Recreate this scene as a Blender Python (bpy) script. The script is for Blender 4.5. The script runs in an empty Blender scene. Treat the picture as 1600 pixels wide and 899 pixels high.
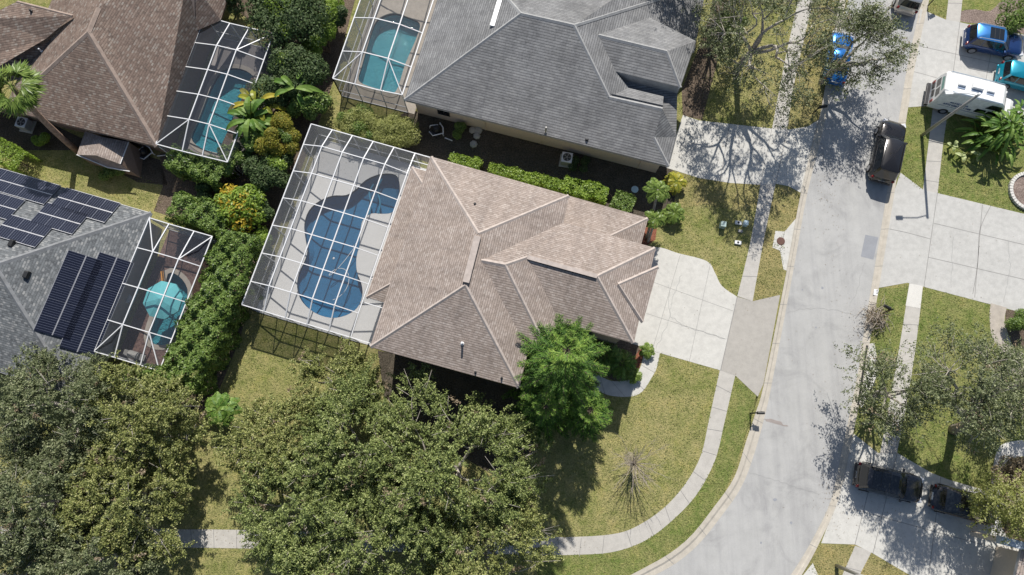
import bpy, math, random
import numpy as np
from mathutils import Vector, Matrix
from mathutils.geometry import tessellate_polygon
random.seed(7); RNG = np.random.default_rng(7)
S = bpy.context.scene
COL = S.collection
R = math.radians
# ------------------------------------------------------------------ camera, sky, sun, exposure
H = 50.0; FPX = 1067.0; TILT = math.atan((670 - 449.5) / FPX)
cd = bpy.data.cameras.new('camera'); cam = bpy.data.objects.new('camera', cd); COL.objects.link(cam)
cam.location = (0, 0, H); cam.rotation_euler = (TILT, 0, 0)
cd.sensor_width = 36; cd.lens = 36 * FPX / 1600; cd.clip_start = 0.5; cd.clip_end = 2000
S.camera = cam
SUN_EL = R(45.2); sx, sy = 0.055, 1.0      # horizontal direction towards the sun
n_ = math.hypot(sx, sy); SD = Vector((sx / n_ * math.cos(SUN_EL), sy / n_ * math.cos(SUN_EL), math.sin(SUN_EL)))
W = bpy.data.worlds.new("World"); S.world = W; W.use_nodes = True
nt = W.node_tree; bg = nt.nodes['Background']
sky = nt.nodes.new('ShaderNodeTexSky'); sky.sky_type = 'NISHITA'; sky.sun_disc = False
sky.sun_elevation = SUN_EL; sky.sun_rotation = math.atan2(sx, sy)
nt.links.new(sky.outputs[0], bg.inputs[0]); bg.inputs[1].default_value = 0.085
sl = bpy.data.lights.new('sun', 'SUN'); sun = bpy.data.objects.new('sun', sl); COL.objects.link(sun)
sl.energy = 5.0; sl.angle = R(0.53); sl.color = (1.0, 0.96, 0.90)
sun.rotation_euler = SD.to_track_quat('Z', 'Y').to_euler()
S.view_settings.view_transform = 'Standard'; S.view_settings.look = 'None'
S.view_settings.exposure = 0.16; S.view_settings.gamma = 1.0
S.render.resolution_x = 1024; S.render.resolution_y = 575

def G(px, py, z=0.0):
    """the world point at height z seen at photo pixel px,py"""
    o, d = ray(px, py); t = (z - o.z) / d.z
    return o + d * t
def ray(px, py):
    x = (px - 800) / FPX; y = -(py - 449.5) / FPX
    return Vector((0, 0, H)), Vector((x, y * math.cos(TILT) + math.sin(TILT), y * math.sin(TILT) - math.cos(TILT)))
def on_plane(px, py, pl):
    o, d = ray(px, py); p, n = pl
    return o + d * ((p - o).dot(n) / d.dot(n))

# ------------------------------------------------------------------ object bookkeeping
def tag(o, label, cat, group=None, kind=None):
    if label: o['label'] = label
    if cat: o['category'] = cat
    if group: o['group'] = group
    if kind: o['kind'] = kind
    return o
def thing(name, label, cat, loc=(0, 0, 0), rz=0.0, group=None):
    o = bpy.data.objects.new(name, None); COL.objects.link(o); o.empty_display_size = 0.2
    o.location = loc; o.rotation_euler = (0, 0, rz)
    return tag(o, label, cat, group)
def dup(root, loc, rz, label, group=None):
    def cp(o, par):
        c = o.copy(); COL.objects.link(c); c.parent = par
        for ch in kids.get(o.name, []): cp(ch, c)
        return c
    kids = {}
    for o in COL.objects:
        if o.parent: kids.setdefault(o.parent.name, []).append(o)
    c = cp(root, None); c.location = loc; c.rotation_euler = (0, 0, rz); c['label'] = label
    if group: c['group'] = group
    return c

class MB:
    """collects vertices and faces, builds ONE mesh object"""
    def __init__(s): s.v = []; s.f = []; s.m = []; s.uv = {}
    def add(s, vs, fs, mi=0):
        b = len(s.v); s.v += [tuple(v) for v in vs]
        for f in fs: s.f.append(tuple(b + i for i in f)); s.m.append(mi)
    def box(s, c, size, rz=0, mi=0, taper=1.0):
        hx, hy, hz = size[0] / 2, size[1] / 2, size[2] / 2; ca, sa = math.cos(rz), math.sin(rz); vs = []
        for k in (-1, 1):
            t = taper if k == 1 else 1
            for i, j in ((-1, -1), (1, -1), (1, 1), (-1, 1)):
                x, y = i * hx * t, j * hy * t
                vs.append((c[0] + x * ca - y * sa, c[1] + x * sa + y * ca, c[2] + k * hz))
        s.add(vs, [(3, 2, 1, 0), (4, 5, 6, 7), (0, 1, 5, 4), (1, 2, 6, 5), (2, 3, 7, 6), (3, 0, 4, 7)], mi)
    def bar(s, p, q, w=0.05, h=None, mi=0):
        h = h or w; p = Vector(p); q = Vector(q); d = (q - p)
        if d.length < 1e-5: return
        d.normalize(); up = Vector((0, 0, 1)) if abs(d.z) < 0.95 else Vector((1, 0, 0))
        a = d.cross(up).normalized() * w / 2; b = a.normalized().cross(d) * h / 2
        vs = [p - a - b, p + a - b, p + a + b, p - a + b, q - a - b, q + a - b, q + a + b, q - a + b]
        s.add(vs, [(0, 1, 2, 3), (7, 6, 5, 4), (0, 4, 5, 1), (1, 5, 6, 2), (2, 6, 7, 3), (3, 7, 4, 0)], mi)
    def tube(s, pts, rad, n=6, mi=0, cap=True):
        pts = [Vector(p) for p in pts]
        if not hasattr(rad, '__len__'): rad = [rad] * len(pts)
        vs = []; fs = []; a = None
        for i, p in enumerate(pts):
            d = (pts[min(i + 1, len(pts) - 1)] - pts[max(i - 1, 0)])
            d = d.normalized() if d.length > 1e-6 else Vector((0, 0, 1))
            if a is None:
                a = d.cross(Vector((0, 0, 1)) if abs(d.z) < 0.9 else Vector((1, 0, 0))).normalized()
            else:
                a = (a - d * a.dot(d)); a = a.normalized() if a.length > 1e-6 else d.orthogonal().normalized()
            b = d.cross(a)
            for k in range(n):
                t = 2 * math.pi * k / n; vs.append(p + (a * math.cos(t) + b * math.sin(t)) * rad[i])
        for i in range(len(pts) - 1):
            for k in range(n):
                k2 = (k + 1) % n; fs.append((i * n + k, i * n + k2, (i + 1) * n + k2, (i + 1) * n + k))
        if cap:
            fs.append(tuple(range(n - 1, -1, -1))); fs.append(tuple((len(pts) - 1) * n + k for k in range(n)))
        s.add(vs, fs, mi)
    def lathe(s, c, prof, n=16, mi=0):
        vs = []; fs = []
        for r, z in prof:
            for k in range(n):
                t = 2 * math.pi * k / n; vs.append((c[0] + r * math.cos(t), c[1] + r * math.sin(t), c[2] + z))
        for i in range(len(prof) - 1):
            for k in range(n):
                k2 = (k + 1) % n; fs.append((i * n + k, i * n + k2, (i + 1) * n + k2, (i + 1) * n + k))
        fs.append(tuple(range(n - 1, -1, -1))); fs.append(tuple((len(prof) - 1) * n + k for k in range(n)))
        s.add(vs, fs, mi)
    def poly(s, pts, mi=0, holes=()):
        loops = [[Vector((p[0], p[1], 0)) for p in pts]] + [[Vector((p[0], p[1], 0)) for p in h] for h in holes]
        allp = list(pts)
        for h in holes: allp += list(h)
        fs = []
        for t in tessellate_polygon(loops):
            a, b, c = [Vector(allp[i]) for i in t]
            if (b - a).to_2d().cross((c - a).to_2d()) < 0: t = (t[0], t[2], t[1])
            fs.append(tuple(t))
        s.add(allp, fs, mi)
    def prism(s, pts, z0, z1, mi=0, cap=True):
        n = len(pts)
        ar = sum(pts[i][0] * pts[(i + 1) % n][1] - pts[(i + 1) % n][0] * pts[i][1] for i in range(n))
        if ar < 0: pts = list(pts)[::-1]
        vs = [(p[0], p[1], z0) for p in pts] + [(p[0], p[1], z1) for p in pts]
        s.add(vs, [(i, (i + 1) % n, n + (i + 1) % n, n + i) for i in range(n)], mi)
        if cap: s.poly([(p[0], p[1], z1) for p in pts], mi)
    def build(s, name, mats, parent=None, smooth=False, bevel=0, subd=0):
        me = bpy.data.meshes.new(name); me.from_pydata(s.v, [], s.f)
        if not isinstance(mats, (list, tuple)): mats = [mats]
        for m in mats: me.materials.append(m)
        if len(mats) > 1: me.polygons.foreach_set('material_index', s.m)
        if s.uv:
            l = me.uv_layers.new(name='UVMap')
            for fi, uvs in s.uv.items():
                for k, li in enumerate(me.polygons[fi].loop_indices): l.data[li].uv = uvs[k]
        if smooth: me.polygons.foreach_set('use_smooth', [True] * len(me.polygons))
        me.update()
        o = bpy.data.objects.new(name, me); COL.objects.link(o)
        if parent:
            o.parent = parent
            if parent.name.startswith('house'): o.matrix_parent_inverse = Matrix.Translation(-Vector(parent.location))
        if bevel:
            b = o.modifiers.new('bevel', 'BEVEL'); b.width = bevel; b.segments = 2; b.limit_method = 'ANGLE'
        if subd:
            b = o.modifiers.new('sub', 'SUBSURF'); b.levels = subd; b.render_levels = subd
        return o
def struct(o, label=None):
    o['kind'] = 'structure'
    if label: o['label'] = label
    return o

# ------------------------------------------------------------------ materials
def lin(c): return tuple((x / 255 / 12.92 if x / 255 <= .04045 else ((x / 255 + .055) / 1.055) ** 2.4) for x in c) + (1,)
def c4(c): return (c[0], c[1], c[2], 1)
class NT:
    def __init__(s, name):
        s.m = bpy.data.materials.new(name); s.m.use_nodes = True; s.t = s.m.node_tree; s.b = s.t.nodes['Principled BSDF']
        s.out = s.t.nodes['Material Output']
    def n(s, typ, **k):
        x = s.t.nodes.new(typ)
        for a, v in k.items():
            if a.startswith('i_'): x.inputs[a[2:].replace('_', ' ')].default_value = v
            else: setattr(x, a, v)
        return x
    def l(s, a, b): s.t.links.new(a, b)
    def coord(s, kind='Object'):
        if not hasattr(s, 'tc'): s.tc = s.n('ShaderNodeTexCoord')
        return s.tc.outputs[kind]
    def noise(s, scale, detail=3, rough=0.55, co=None, dist=0.0):
        x = s.n('ShaderNodeTexNoise', i_Scale=scale, i_Detail=detail, i_Roughness=rough, i_Distortion=dist); s.l(co or s.coord(), x.inputs['Vector']); return x.outputs['Fac']
    def ramp(s, fac, stops):
        x = s.n('ShaderNodeValToRGB'); e = x.color_ramp.elements
        while len(e) < len(stops): e.new(0.5)
        for i, (p, c) in enumerate(stops): e[i].position = p; e[i].color = c4(c) if len(c) == 3 else c
        s.l(fac, x.inputs[0]); return x.outputs[0]
    def mix(s, f, a, b, mode='MIX'):
        x = s.n('ShaderNodeMix', data_type='RGBA', blend_type=mode)
        for sock, v in ((0, f), (6, a), (7, b)):
            if hasattr(v, 'is_linked') or isinstance(v, bpy.types.NodeSocket): s.l(v, x.inputs[sock])
            else: x.inputs[sock].default_value = v if sock == 0 else c4(v)
        return x.outputs[2]
    def bump(s, h, strength=.4, dist=.02, prev=None):
        x = s.n('ShaderNodeBump', i_Strength=strength, i_Distance=dist); s.l(h, x.inputs['Height'])
        if prev: s.l(prev, x.inputs['Normal'])
        return x.outputs[0]
    def fin(s, col=None, rough=.8, metal=0, normal=None, spec=None):
        if col is not None:
            if isinstance(col, bpy.types.NodeSocket): s.l(col, s.b.inputs['Base Color'])
            else: s.b.inputs['Base Color'].default_value = c4(col)
        s.b.inputs['Roughness'].default_value = rough; s.b.inputs['Metallic'].default_value = metal
        if spec is not None: s.b.inputs['Specular IOR Level'].default_value = spec
        if normal: s.l(normal, s.b.inputs['Normal'])
        return s.m
def plain(name, c, rough=.6, metal=0, var=.12, scale=4, spec=None, coat=0):
    t = NT(name); f = t.noise(scale, 3)
    lo = tuple(x * (1 - var) for x in c[:3]); hi = tuple(min(1, x * (1 + var)) for x in c[:3])
    m = t.fin(t.ramp(f, [(.3, lo), (.7, hi)]), rough, metal, spec=spec)
    if coat: t.b.inputs['Coat Weight'].default_value = coat; t.b.inputs['Coat Roughness'].default_value = .05
    return m
def concrete(name, c, var=.10, stain=.25, bscale=0.35, speck=.5):
    t = NT(name)
    big = t.noise(bscale, 5, .6); mid = t.noise(2.2, 4, .6); fine = t.noise(26, 2, .7)
    base = t.mix(big, tuple(x * (1 - var) for x in c), tuple(x * (1 + var) for x in c))
    st = t.ramp(mid, [(.35, (1 - stain,) * 3), (.6, (1, 1, 1))])
    base = t.mix(.55, base, st, 'MULTIPLY')
    fs = t.ramp(fine, [(.3, (1 - speck * .35,) * 3), (.7, (1 + speck * .1,) * 3)])
    base = t.mix(.8, base, fs, 'MULTIPLY')
    return t.fin(base, .85, normal=t.bump(fine, .25, .01))
def grassmat(name, greens, dry, bias=.5, fine_s=9):
    t = NT(name)
    a = t.noise(.16, 4, .6); b = t.noise(.8, 5, .65); c = t.noise(fine_s, 3, .75); d = t.noise(3.2, 3, .6)
    g = t.mix(b, greens[0], greens[1])
    f = t.ramp(a, [(bias - .13, (0, 0, 0)), (bias + .13, (1, 1, 1))])
    f2 = t.ramp(b, [(.38, (0, 0, 0)), (.66, (1, 1, 1))])
    f3 = t.mix(.55, f, f2)
    col = t.mix(f3, g, dry)
    col = t.mix(t.ramp(d, [(.3, (0, 0, 0)), (.75, (.5, .5, .5))]), col, tuple(x * 1.25 for x in dry))
    sp = t.ramp(c, [(.30, (.50, .53, .48)), (.5, (.98, .98, .95)), (.70, (1.4, 1.36, 1.28))])
    col = t.mix(1, col, sp, 'MULTIPLY')
    e = t.noise(.9, 7, .72)
    col = t.mix(.8, col, t.ramp(e, [(.30, (.62, .70, .56)), (.5, (1, 1, 1)), (.72, (1.28, 1.16, 1.06))]), 'MULTIPLY')
    return t.fin(col, .95, normal=t.bump(c, 1.0, .10), spec=.1)
def mulch(name, a, b, s=18):
    t = NT(name); f = t.noise(s, 4, .8); g = t.noise(1.1, 3)
    col = t.ramp(f, [(.3, tuple(x * .35 for x in a)), (.5, a), (.72, b)])
    col = t.mix(.6, col, t.ramp(g, [(.3, (.6, .6, .6)), (.7, (1.15, 1.15, 1.15))]), 'MULTIPLY')
    return t.fin(col, .95, normal=t.bump(f, 1, .06), spec=.1)
def shingle(name, cols, rowh=.17, bw=.33, dark=.45, patch=.25):
    t = NT(name); uv = t.coord('UV')
    br = t.n('ShaderNodeTexBrick', offset=.37, squash=1.0, i_Scale=1.0)
    br.inputs['Brick Width'].default_value = bw; br.inputs['Row Height'].default_value = rowh
    br.inputs['Mortar Size'].default_value = .022; br.inputs['Mortar Smooth'].default_value = .4; br.inputs['Bias'].default_value = 0
    br.inputs['Color1'].default_value = (0, 0, 0, 1); br.inputs['Color2'].default_value = (1, 1, 1, 1); br.inputs['Mortar'].default_value = (0.5, .5, .5, 1)
    t.l(uv, br.inputs['Vector'])
    col = t.ramp(br.outputs['Color'], [(i / (len(cols) - 1) if len(cols) > 1 else 0, c) for i, c in enumerate(cols)])
    # butt-edge line of each course
    sep = t.n('ShaderNodeSeparateXYZ'); t.l(uv, sep.inputs[0])
    dv = t.n('ShaderNodeMath', operation='DIVIDE'); t.l(sep.outputs[1], dv.inputs[0]); dv.inputs[1].default_value = rowh
    fr = t.n('ShaderNodeMath', operation='FRACT'); t.l(dv.outputs[0], fr.inputs[0])
    ln = t.ramp(fr.outputs[0], [(0.0, (1 - dark,) * 3), (.28, (1, 1, 1))])
    col = t.mix(1, col, ln, 'MULTIPLY')
    a = t.noise(.5, 4, .6); b = t.noise(9, 2, .7)
    col = t.mix(1, col, t.ramp(a, [(.3, (1 - patch,) * 3), (.7, (1 + patch * .3,) * 3)]), 'MULTIPLY')
    col = t.mix(.7, col, t.ramp(b, [(.3, (.75, .75, .75)), (.7, (1.2, 1.2, 1.2))]), 'MULTIPLY')
    mp = t.n('ShaderNodeMapping'); t.l(uv, mp.inputs[0]); mp.inputs['Scale'].default_value = (1.5, .16, 1)
    sk = t.noise(1.0, 5, .65, co=mp.outputs[0]); col = t.mix(.85, col, t.ramp(sk, [(.32, (.80, .80, .81)), (.5, (1, 1, 1)), (.7, (1.06, 1.05, 1.04))]), 'MULTIPLY')
    inv = t.n('ShaderNodeMath', operation='SUBTRACT'); inv.inputs[0].default_value = 1; t.l(fr.outputs[0], inv.inputs[1])
    return t.fin(col, .9, normal=t.bump(inv.outputs[0], .8, .025), spec=.2)
def leafmat(name, cols, trans=.3, clump=.9, rough=.55):
    t = NT(name); gi = t.n('ShaderNodeNewGeometry'); rnd = gi.outputs['Random Per Island']
    big = t.noise(clump, 3, .6)
    mx = t.n('ShaderNodeMath', operation='MULTIPLY_ADD'); t.l(rnd, mx.inputs[0]); mx.inputs[1].default_value = .55
    mm = t.n('ShaderNodeMath', operation='MULTIPLY'); t.l(big, mm.inputs[0]); mm.inputs[1].default_value = .45; t.l(mm.outputs[0], mx.inputs[2])
    col = t.ramp(mx.outputs[0], [(.12 + .76 * i / (len(cols) - 1), c) for i, c in enumerate(cols)])
    t.fin(col, rough, spec=.25)
    tr = t.n('ShaderNodeBsdfTranslucent'); t.l(t.mix(1, col, (1.2, 1.3, .6), 'MULTIPLY'), tr.inputs[0])
    ms = t.n('ShaderNodeMixShader'); ms.inputs[0].default_value = trans
    t.l(t.b.outputs[0], ms.inputs[1]); t.l(tr.outputs[0], ms.inputs[2]); t.l(ms.outputs[0], t.out.inputs[0])
    return t.m
def screenmat(name, fac, c):
    t = NT(name); tr = t.n('ShaderNodeBsdfTransparent'); ms = t.n('ShaderNodeMixShader'); ms.inputs[0].default_value = fac
    t.fin(c, .9, spec=.1); t.l(tr.outputs[0], ms.inputs[1]); t.l(t.b.outputs[0], ms.inputs[2]); t.l(ms.outputs[0], t.out.inputs[0])
    return t.m
def watermat(name, tint, ripple=.25):
    t = NT(name); ripple *= 1.6; tr = t.n('ShaderNodeBsdfTransparent'); tr.inputs[0].default_value = c4(tint)
    gl = t.n('ShaderNodeBsdfGlossy'); gl.inputs['Roughness'].default_value = .03
    f = t.noise(5, 3, .6, dist=.6); b = t.bump(f, ripple, .05); t.l(b, gl.inputs['Normal'])
    fr = t.n('ShaderNodeFresnel'); fr.inputs[0].default_value = 1.33; t.l(b, fr.inputs['Normal'])
    ms = t.n('ShaderNodeMixShader'); t.l(fr.outputs[0], ms.inputs[0]); t.l(tr.outputs[0], ms.inputs[1]); t.l(gl.outputs[0], ms.inputs[2]); t.l(ms.outputs[0], t.out.inputs[0])
    return t.m
def plaster(name, a, b):
    t = NT(name); v = t.n('ShaderNodeTexVoronoi', i_Scale=1.6, feature='SMOOTH_F1'); t.l(t.coord(), v.inputs['Vector'])
    col = t.mix(t.noise(1.2, 4, .6, dist=.8), a, b); return t.fin(col, .6)

def roadmat():
    t = NT('road_concrete'); c = (.43, .425, .41)
    big = t.noise(.10, 5, .65, dist=.5); mid = t.noise(.9, 5, .65); fine = t.noise(22, 3, .75); blot = t.noise(.35, 6, .7, dist=1.2)
    mp = t.n('ShaderNodeMapping'); t.l(t.coord(), mp.inputs[0]); mp.inputs['Rotation'].default_value = (0, 0, R(13)); mp.inputs['Scale'].default_value = (1.1, .05, 1)
    st = t.noise(1.6, 4, .6, co=mp.outputs[0])
    col = t.mix(big, tuple(x * .86 for x in c), tuple(x * 1.12 for x in c))
    col = t.mix(.8, col, t.ramp(st, [(.32, (.86, .86, .87)), (.5, (1, 1, 1)), (.68, (1.06, 1.06, 1.05))]), 'MULTIPLY')
    col = t.mix(.9, col, t.ramp(blot, [(.33, (.80, .80, .81)), (.5, (1, 1, 1))]), 'MULTIPLY')
    col = t.mix(.7, col, t.ramp(mid, [(.3, (.88, .88, .88)), (.6, (1.03, 1.03, 1.03))]), 'MULTIPLY')
    col = t.mix(.9, col, t.ramp(fine, [(.3, (.80, .80, .80)), (.7, (1.08, 1.08, 1.08))]), 'MULTIPLY')
    return t.fin(col, .85, normal=t.bump(fine, .4, .015))
M = dict(
 lawn=grassmat('lawn_grass', ((.14, .18, .045), (.235, .25, .08)), (.34, .30, .145), .52),
 lawn_green=grassmat('green_grass', ((.10, .16, .035), (.18, .225, .06)), (.28, .26, .115), .6),
 lawn_dry=grassmat('dry_grass', ((.16, .17, .06), (.23, .225, .085)), (.33, .28, .135), .45),
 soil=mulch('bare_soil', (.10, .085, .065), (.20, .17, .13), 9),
 litter=mulch('leaf_litter', (.15, .115, .085), (.30, .24, .19), 10),
 redmulch=mulch('red_mulch', (.28, .11, .07), (.50, .22, .14), 14),
 gravel=mulch('bed_gravel', (.26, .20, .17), (.50, .41, .36), 12),
 road=roadmat(),
 roadpatch=concrete('road_patch', (.30, .31, .33), .07, .14, .6),
 kerb=concrete('kerb_concrete', (.52, .475, .40), .1, .25, .8),
 walk=concrete('sidewalk_concrete', (.50, .475, .43), .1, .2, .8),
 walklight=concrete('new_sidewalk', (.66, .64, .59), .05, .1, .8),
 drive=concrete('driveway_concrete', (.59, .575, .53), .09, .2, .4),
 apron=concrete('apron_concrete', (.42, .395, .355), .08, .18, .5),
 drive2=concrete('worn_driveway', (.52, .51, .48), .1, .22, .45),
 deck=concrete('pool_deck', (.70, .69, .67), .04, .06, .6),
 stone=concrete('stone_deck', (.46, .41, .35), .15, .3, 1.5),
 darkdeck=concrete('brown_deck', (.29, .265, .255), .1, .2, 1.0),
 crack=plain('joint_dark', (.16, .15, .14), .9), crackl=plain('crack_line', (.30, .30, .29), .9), jointl=plain('joint_grey', (.27, .26, .245), .9),
 roofA=shingle('tan_shingles', [(.30, .245, .21), (.345, .285, .245), (.385, .32, .28), (.445, .385, .34)], .155, .24, .6, .13),
 roofB=shingle('grey_shingles', [(.215, .215, .215), (.24, .24, .24), (.26, .26, .26), (.295, .295, .29)], .19, .5, .7, .25),
 roofC=shingle('brown_shingles', [(.155, .12, .10), (.205, .15, .122), (.245, .185, .15), (.30, .265, .23)], .165, .24, .55, .14),
 roofD=shingle('slate_shingles', [(.11, .115, .12), (.15, .16, .165), (.20, .21, .215), (.32, .32, .31)], .165, .24, .4, .14),
 capA=plain('tan_ridge_cap', (.43, .37, .33), .9, 0, .15, 3), capB=plain('grey_ridge_cap', (.33, .33, .325), .9, 0, .15, 3),
 capC=plain('brown_ridge_cap', (.29, .225, .185), .9, 0, .2, 3), capD=plain('slate_ridge_cap', (.20, .205, .21), .9, 0, .2, 3),
 wallA=plain('beige_stucco', (.42, .34, .26), .9, 0, .06, 6), wallB=plain('cream_stucco', (.62, .52, .41), .9, 0, .05, 6),
 wallC=plain('brown_stucco', (.24, .17, .13), .9, 0, .08, 6), wallD=plain('grey_stucco', (.4, .38, .35), .9, 0, .06, 6),
 trimw=plain('white_trim', (.75, .74, .72), .5), trimb=plain('brown_trim', (.25, .2, .17), .6),
 alu=plain('white_aluminium', (.68, .68, .68), .35, 0, .03), bronze=plain('bronze_aluminium', (.05, .045, .04), .45, 0, .1),
 screen=screenmat('roof_screen', .26, (.15, .155, .16)), screend=screenmat('dark_screen', .30, (.07, .08, .10)),
 wscreen=screenmat('wall_screen', .55, (.22, .225, .23)),
 glass=NT('dark_glass').fin((.012, .015, .018), .06, 0, spec=.8),
 darkm=plain('dark_metal', (.03, .03, .032), .45), greym=plain('grey_metal', (.34, .33, .31), .5, .3), black=plain('black_plastic', (.02, .02, .02), .5),
 white=plain('white_paint', (.80, .80, .79), .35), wood=plain('weathered_wood', (.28, .21, .14), .85, 0, .3, 8),
 bark=plain('oak_bark', (.26, .22, .185), .95, 0, .35, 6), barkp=plain('pale_bark', (.42, .38, .33), .95, 0, .3, 7), barkd=plain('dark_bark', (.12, .09, .07), .95, 0, .3, 7),
 palmbark=plain('palm_bark', (.36, .24, .17), .95, 0, .35, 5), palmbark2=plain('grey_palm_bark', (.33, .30, .26), .95, 0, .35, 5),
 oak=leafmat('oak_leaves', [(.03, .045, .018), (.115, .15, .045), (.25, .30, .09), (.52, .54, .25)], 0.16, .5),
 oaky=leafmat('yellowish_oak_leaves', [(.04, .05, .018), (.14, .165, .05), (.30, .32, .10), (.54, .51, .25)], 0.16, .7),
 oakg=leafmat('greyish_oak_leaves', [(.03, .04, .02), (.10, .125, .055), (.20, .225, .11), (.42, .43, .27)], 0.14, .6),
 hedge=leafmat('hedge_leaves', [(.05, .09, .022), (.115, .185, .042), (.20, .285, .068), (.31, .38, .13)], .25, 1.2, .4),
 hedge2=leafmat('bright_hedge_leaves', [(.08, .14, .02), (.16, .25, .035), (.27, .37, .06), (.38, .46, .12)], .3, 1.2, .4),
 dark=leafmat('dark_leaves', [(.02, .04, .015), (.05, .085, .028), (.095, .14, .05), (.17, .21, .10)], .2, 1, .6),
 yell=leafmat('yellow_green_leaves', [(.10, .12, .015), (.20, .21, .03), (.30, .27, .04), (.36, .26, .045)], .3, 1.2),
 orange=leafmat('orange_leaves', [(.28, .22, .03), (.42, .30, .03), (.52, .40, .04), (.50, .26, .07)], .3, 2),
 olive=leafmat('pale_olive_leaves', [(.16, .18, .05), (.26, .28, .085), (.38, .39, .14), (.48, .48, .22)], .3, 1),
 pine=leafmat('conifer_needles', [(.018, .05, .012), (.05, .115, .02), (.10, .195, .03), (.21, .33, .06)], .2, 1.4, .6),
 pinetip=leafmat('young_needles', [(.06, .14, .025), (.12, .22, .035), (.20, .31, .05), (.33, .40, .09)], 0.15, 1.4, .6),
 palm=leafmat('palm_leaves', [(.07, .12, .025), (.13, .20, .04), (.20, .28, .06), (.30, .36, .10)], .25, 1, .35),
 palmy=leafmat('yellow_palm_leaves', [(.16, .2, .03), (.28, .3, .04), (.42, .38, .05), (.5, .36, .06)], .25, 1, .35),
 banana=leafmat('broad_leaves', [(.05, .11, .02), (.09, .18, .03), (.17, .27, .05), (.3, .4, .12)], .25, 1, .5),
 palel=leafmat('pale_leaves', [(.30, .35, .14), (.42, .48, .22), (.55, .6, .32), (.62, .66, .4)], .3, 1),
 brownl=leafmat('dead_leaves', [(.12, .09, .055), (.21, .16, .10), (.30, .235, .155), (.38, .31, .22)], .1, 1),
 twig=plain('pale_twigs', (.36, .31, .26), .95, 0, .2, 8), teal=plain('teal_canvas', (.16, .58, .62), .8, 0, .06, 3),
 bluep=plaster('blue_plaster', (.06, .24, .37), (.10, .33, .48)), tealp=plaster('teal_plaster', (.10, .37, .46), (.24, .56, .62)),
 water=watermat('pool_water', (.50, .72, .85), .15), watert=watermat('teal_water', (.58, .86, .88), .5),
 tile=plain('dark_tile', (.03, .05, .10), .3),
)

# ------------------------------------------------------------------ outline helpers
def spline(pts, closed=True, n=5):
    out = []; m = len(pts)
    rng = range(m if closed else m - 1)
    for i in rng:
        g = (lambda k: pts[k % m]) if closed else (lambda k: pts[min(max(k, 0), m - 1)])
        p0, p1, p2, p3 = g(i - 1), g(i), g(i + 1), g(i + 2)
        for k in range(n):
            t = k / n
            out.append(tuple(.5 * ((2 * p1[a]) + (-p0[a] + p2[a]) * t + (2 * p0[a] - 5 * p1[a] + 4 * p2[a] - p3[a]) * t * t + (-p0[a] + 3 * p1[a] - 3 * p2[a] + p3[a]) * t ** 3) for a in (0, 1)))
    if not closed: out.append(tuple(pts[-1]))
    return out
def GP(pts, z=0): return [G(p[0], p[1], z) for p in pts]
def lines_to(mb, lines, z, w, mi):
    for ln in lines:
        pts = GP(spline(ln, False, 4) if len(ln) > 2 else ln, z)
        for a, b in zip(pts[:-1], pts[1:]):
            d = (b - a).to_2d()
            if d.length < 1e-4: continue
            nrm = Vector((-d.y, d.x, 0)).normalized() * w / 2
            mb.add([a - nrm, b - nrm, b + nrm, a + nrm], [(0, 1, 2, 3)], mi)
def jit(ln, amp=1.6, n=7):
    out = []
    for a, b in zip(ln[:-1], ln[1:]):
        for k in range(n):
            t = k / n; out.append((a[0] + (b[0] - a[0]) * t + random.uniform(-amp, amp) * (k > 0), a[1] + (b[1] - a[1]) * t + random.uniform(-amp, amp) * (k > 0)))
    out.append(ln[-1]); return out
def sheet(name, px, z, mat, joints=(), cracks=(), holes=(), jw=.045, label=None, smooth=False):
    pts = spline(px) if smooth else px
    mb = MB(); mb.poly(GP(pts, z), 0, [GP(h, z) for h in holes])
    if joints: lines_to(mb, joints, z + .004, jw, 1)
    if cracks: lines_to(mb, [jit(c) for c in cracks], z + .006, .022, 3)
    return struct(mb.build(name, [mat, M['jointl'], M['crack'], M['crackl']]), label)
def ribbon(name, left, right, mat, zf, joints=0, label=None, nseg=4, jw=.05, kind=True):
    L = spline(left, False, nseg); Rr = spline(right, False, nseg); mb = MB(); acc = 0; nj = 0
    prof = [(0, zf[0])] + [(t, z) for t, z in zf[1]] if isinstance(zf, tuple) else [(0, zf), (1, zf)]
    rows = []
    for a, b in zip(L, Rr):
        A = G(a[0], a[1], 0); B = G(b[0], b[1], 0)
        rows.append([Vector((A.x + (B.x - A.x) * t, A.y + (B.y - A.y) * t, z)) for t, z in prof])
    for i in range(len(rows) - 1):
        for k in range(len(prof) - 1):
            q = [rows[i][k], rows[i][k + 1], rows[i + 1][k + 1], rows[i + 1][k]]
            a, b, c = q[:3]
            if (b - a).cross(c - a).z < 0: q = q[::-1]
            mb.add(q, [(0, 1, 2, 3)], 0)
        seg = (rows[i + 1][0] - rows[i][0]).length
        if joints and acc + seg > joints * (nj + 1):
            nj += 1; t = (joints * nj - acc) / seg
            for k in range(len(prof) - 1):
                p = rows[i][k].lerp(rows[i + 1][k], t); q = rows[i][k + 1].lerp(rows[i + 1][k + 1], t)
                d = (rows[i + 1][0] - rows[i][0]).normalized() * jw / 2; e = Vector((0, 0, .005))
                mb.add([p - d + e, q - d + e, q + d + e, p + d + e], [(0, 1, 2, 3)], 1)
        acc += seg
    o = mb.build(name, [mat, M['jointl']])
    return struct(o, label) if kind else o

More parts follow.
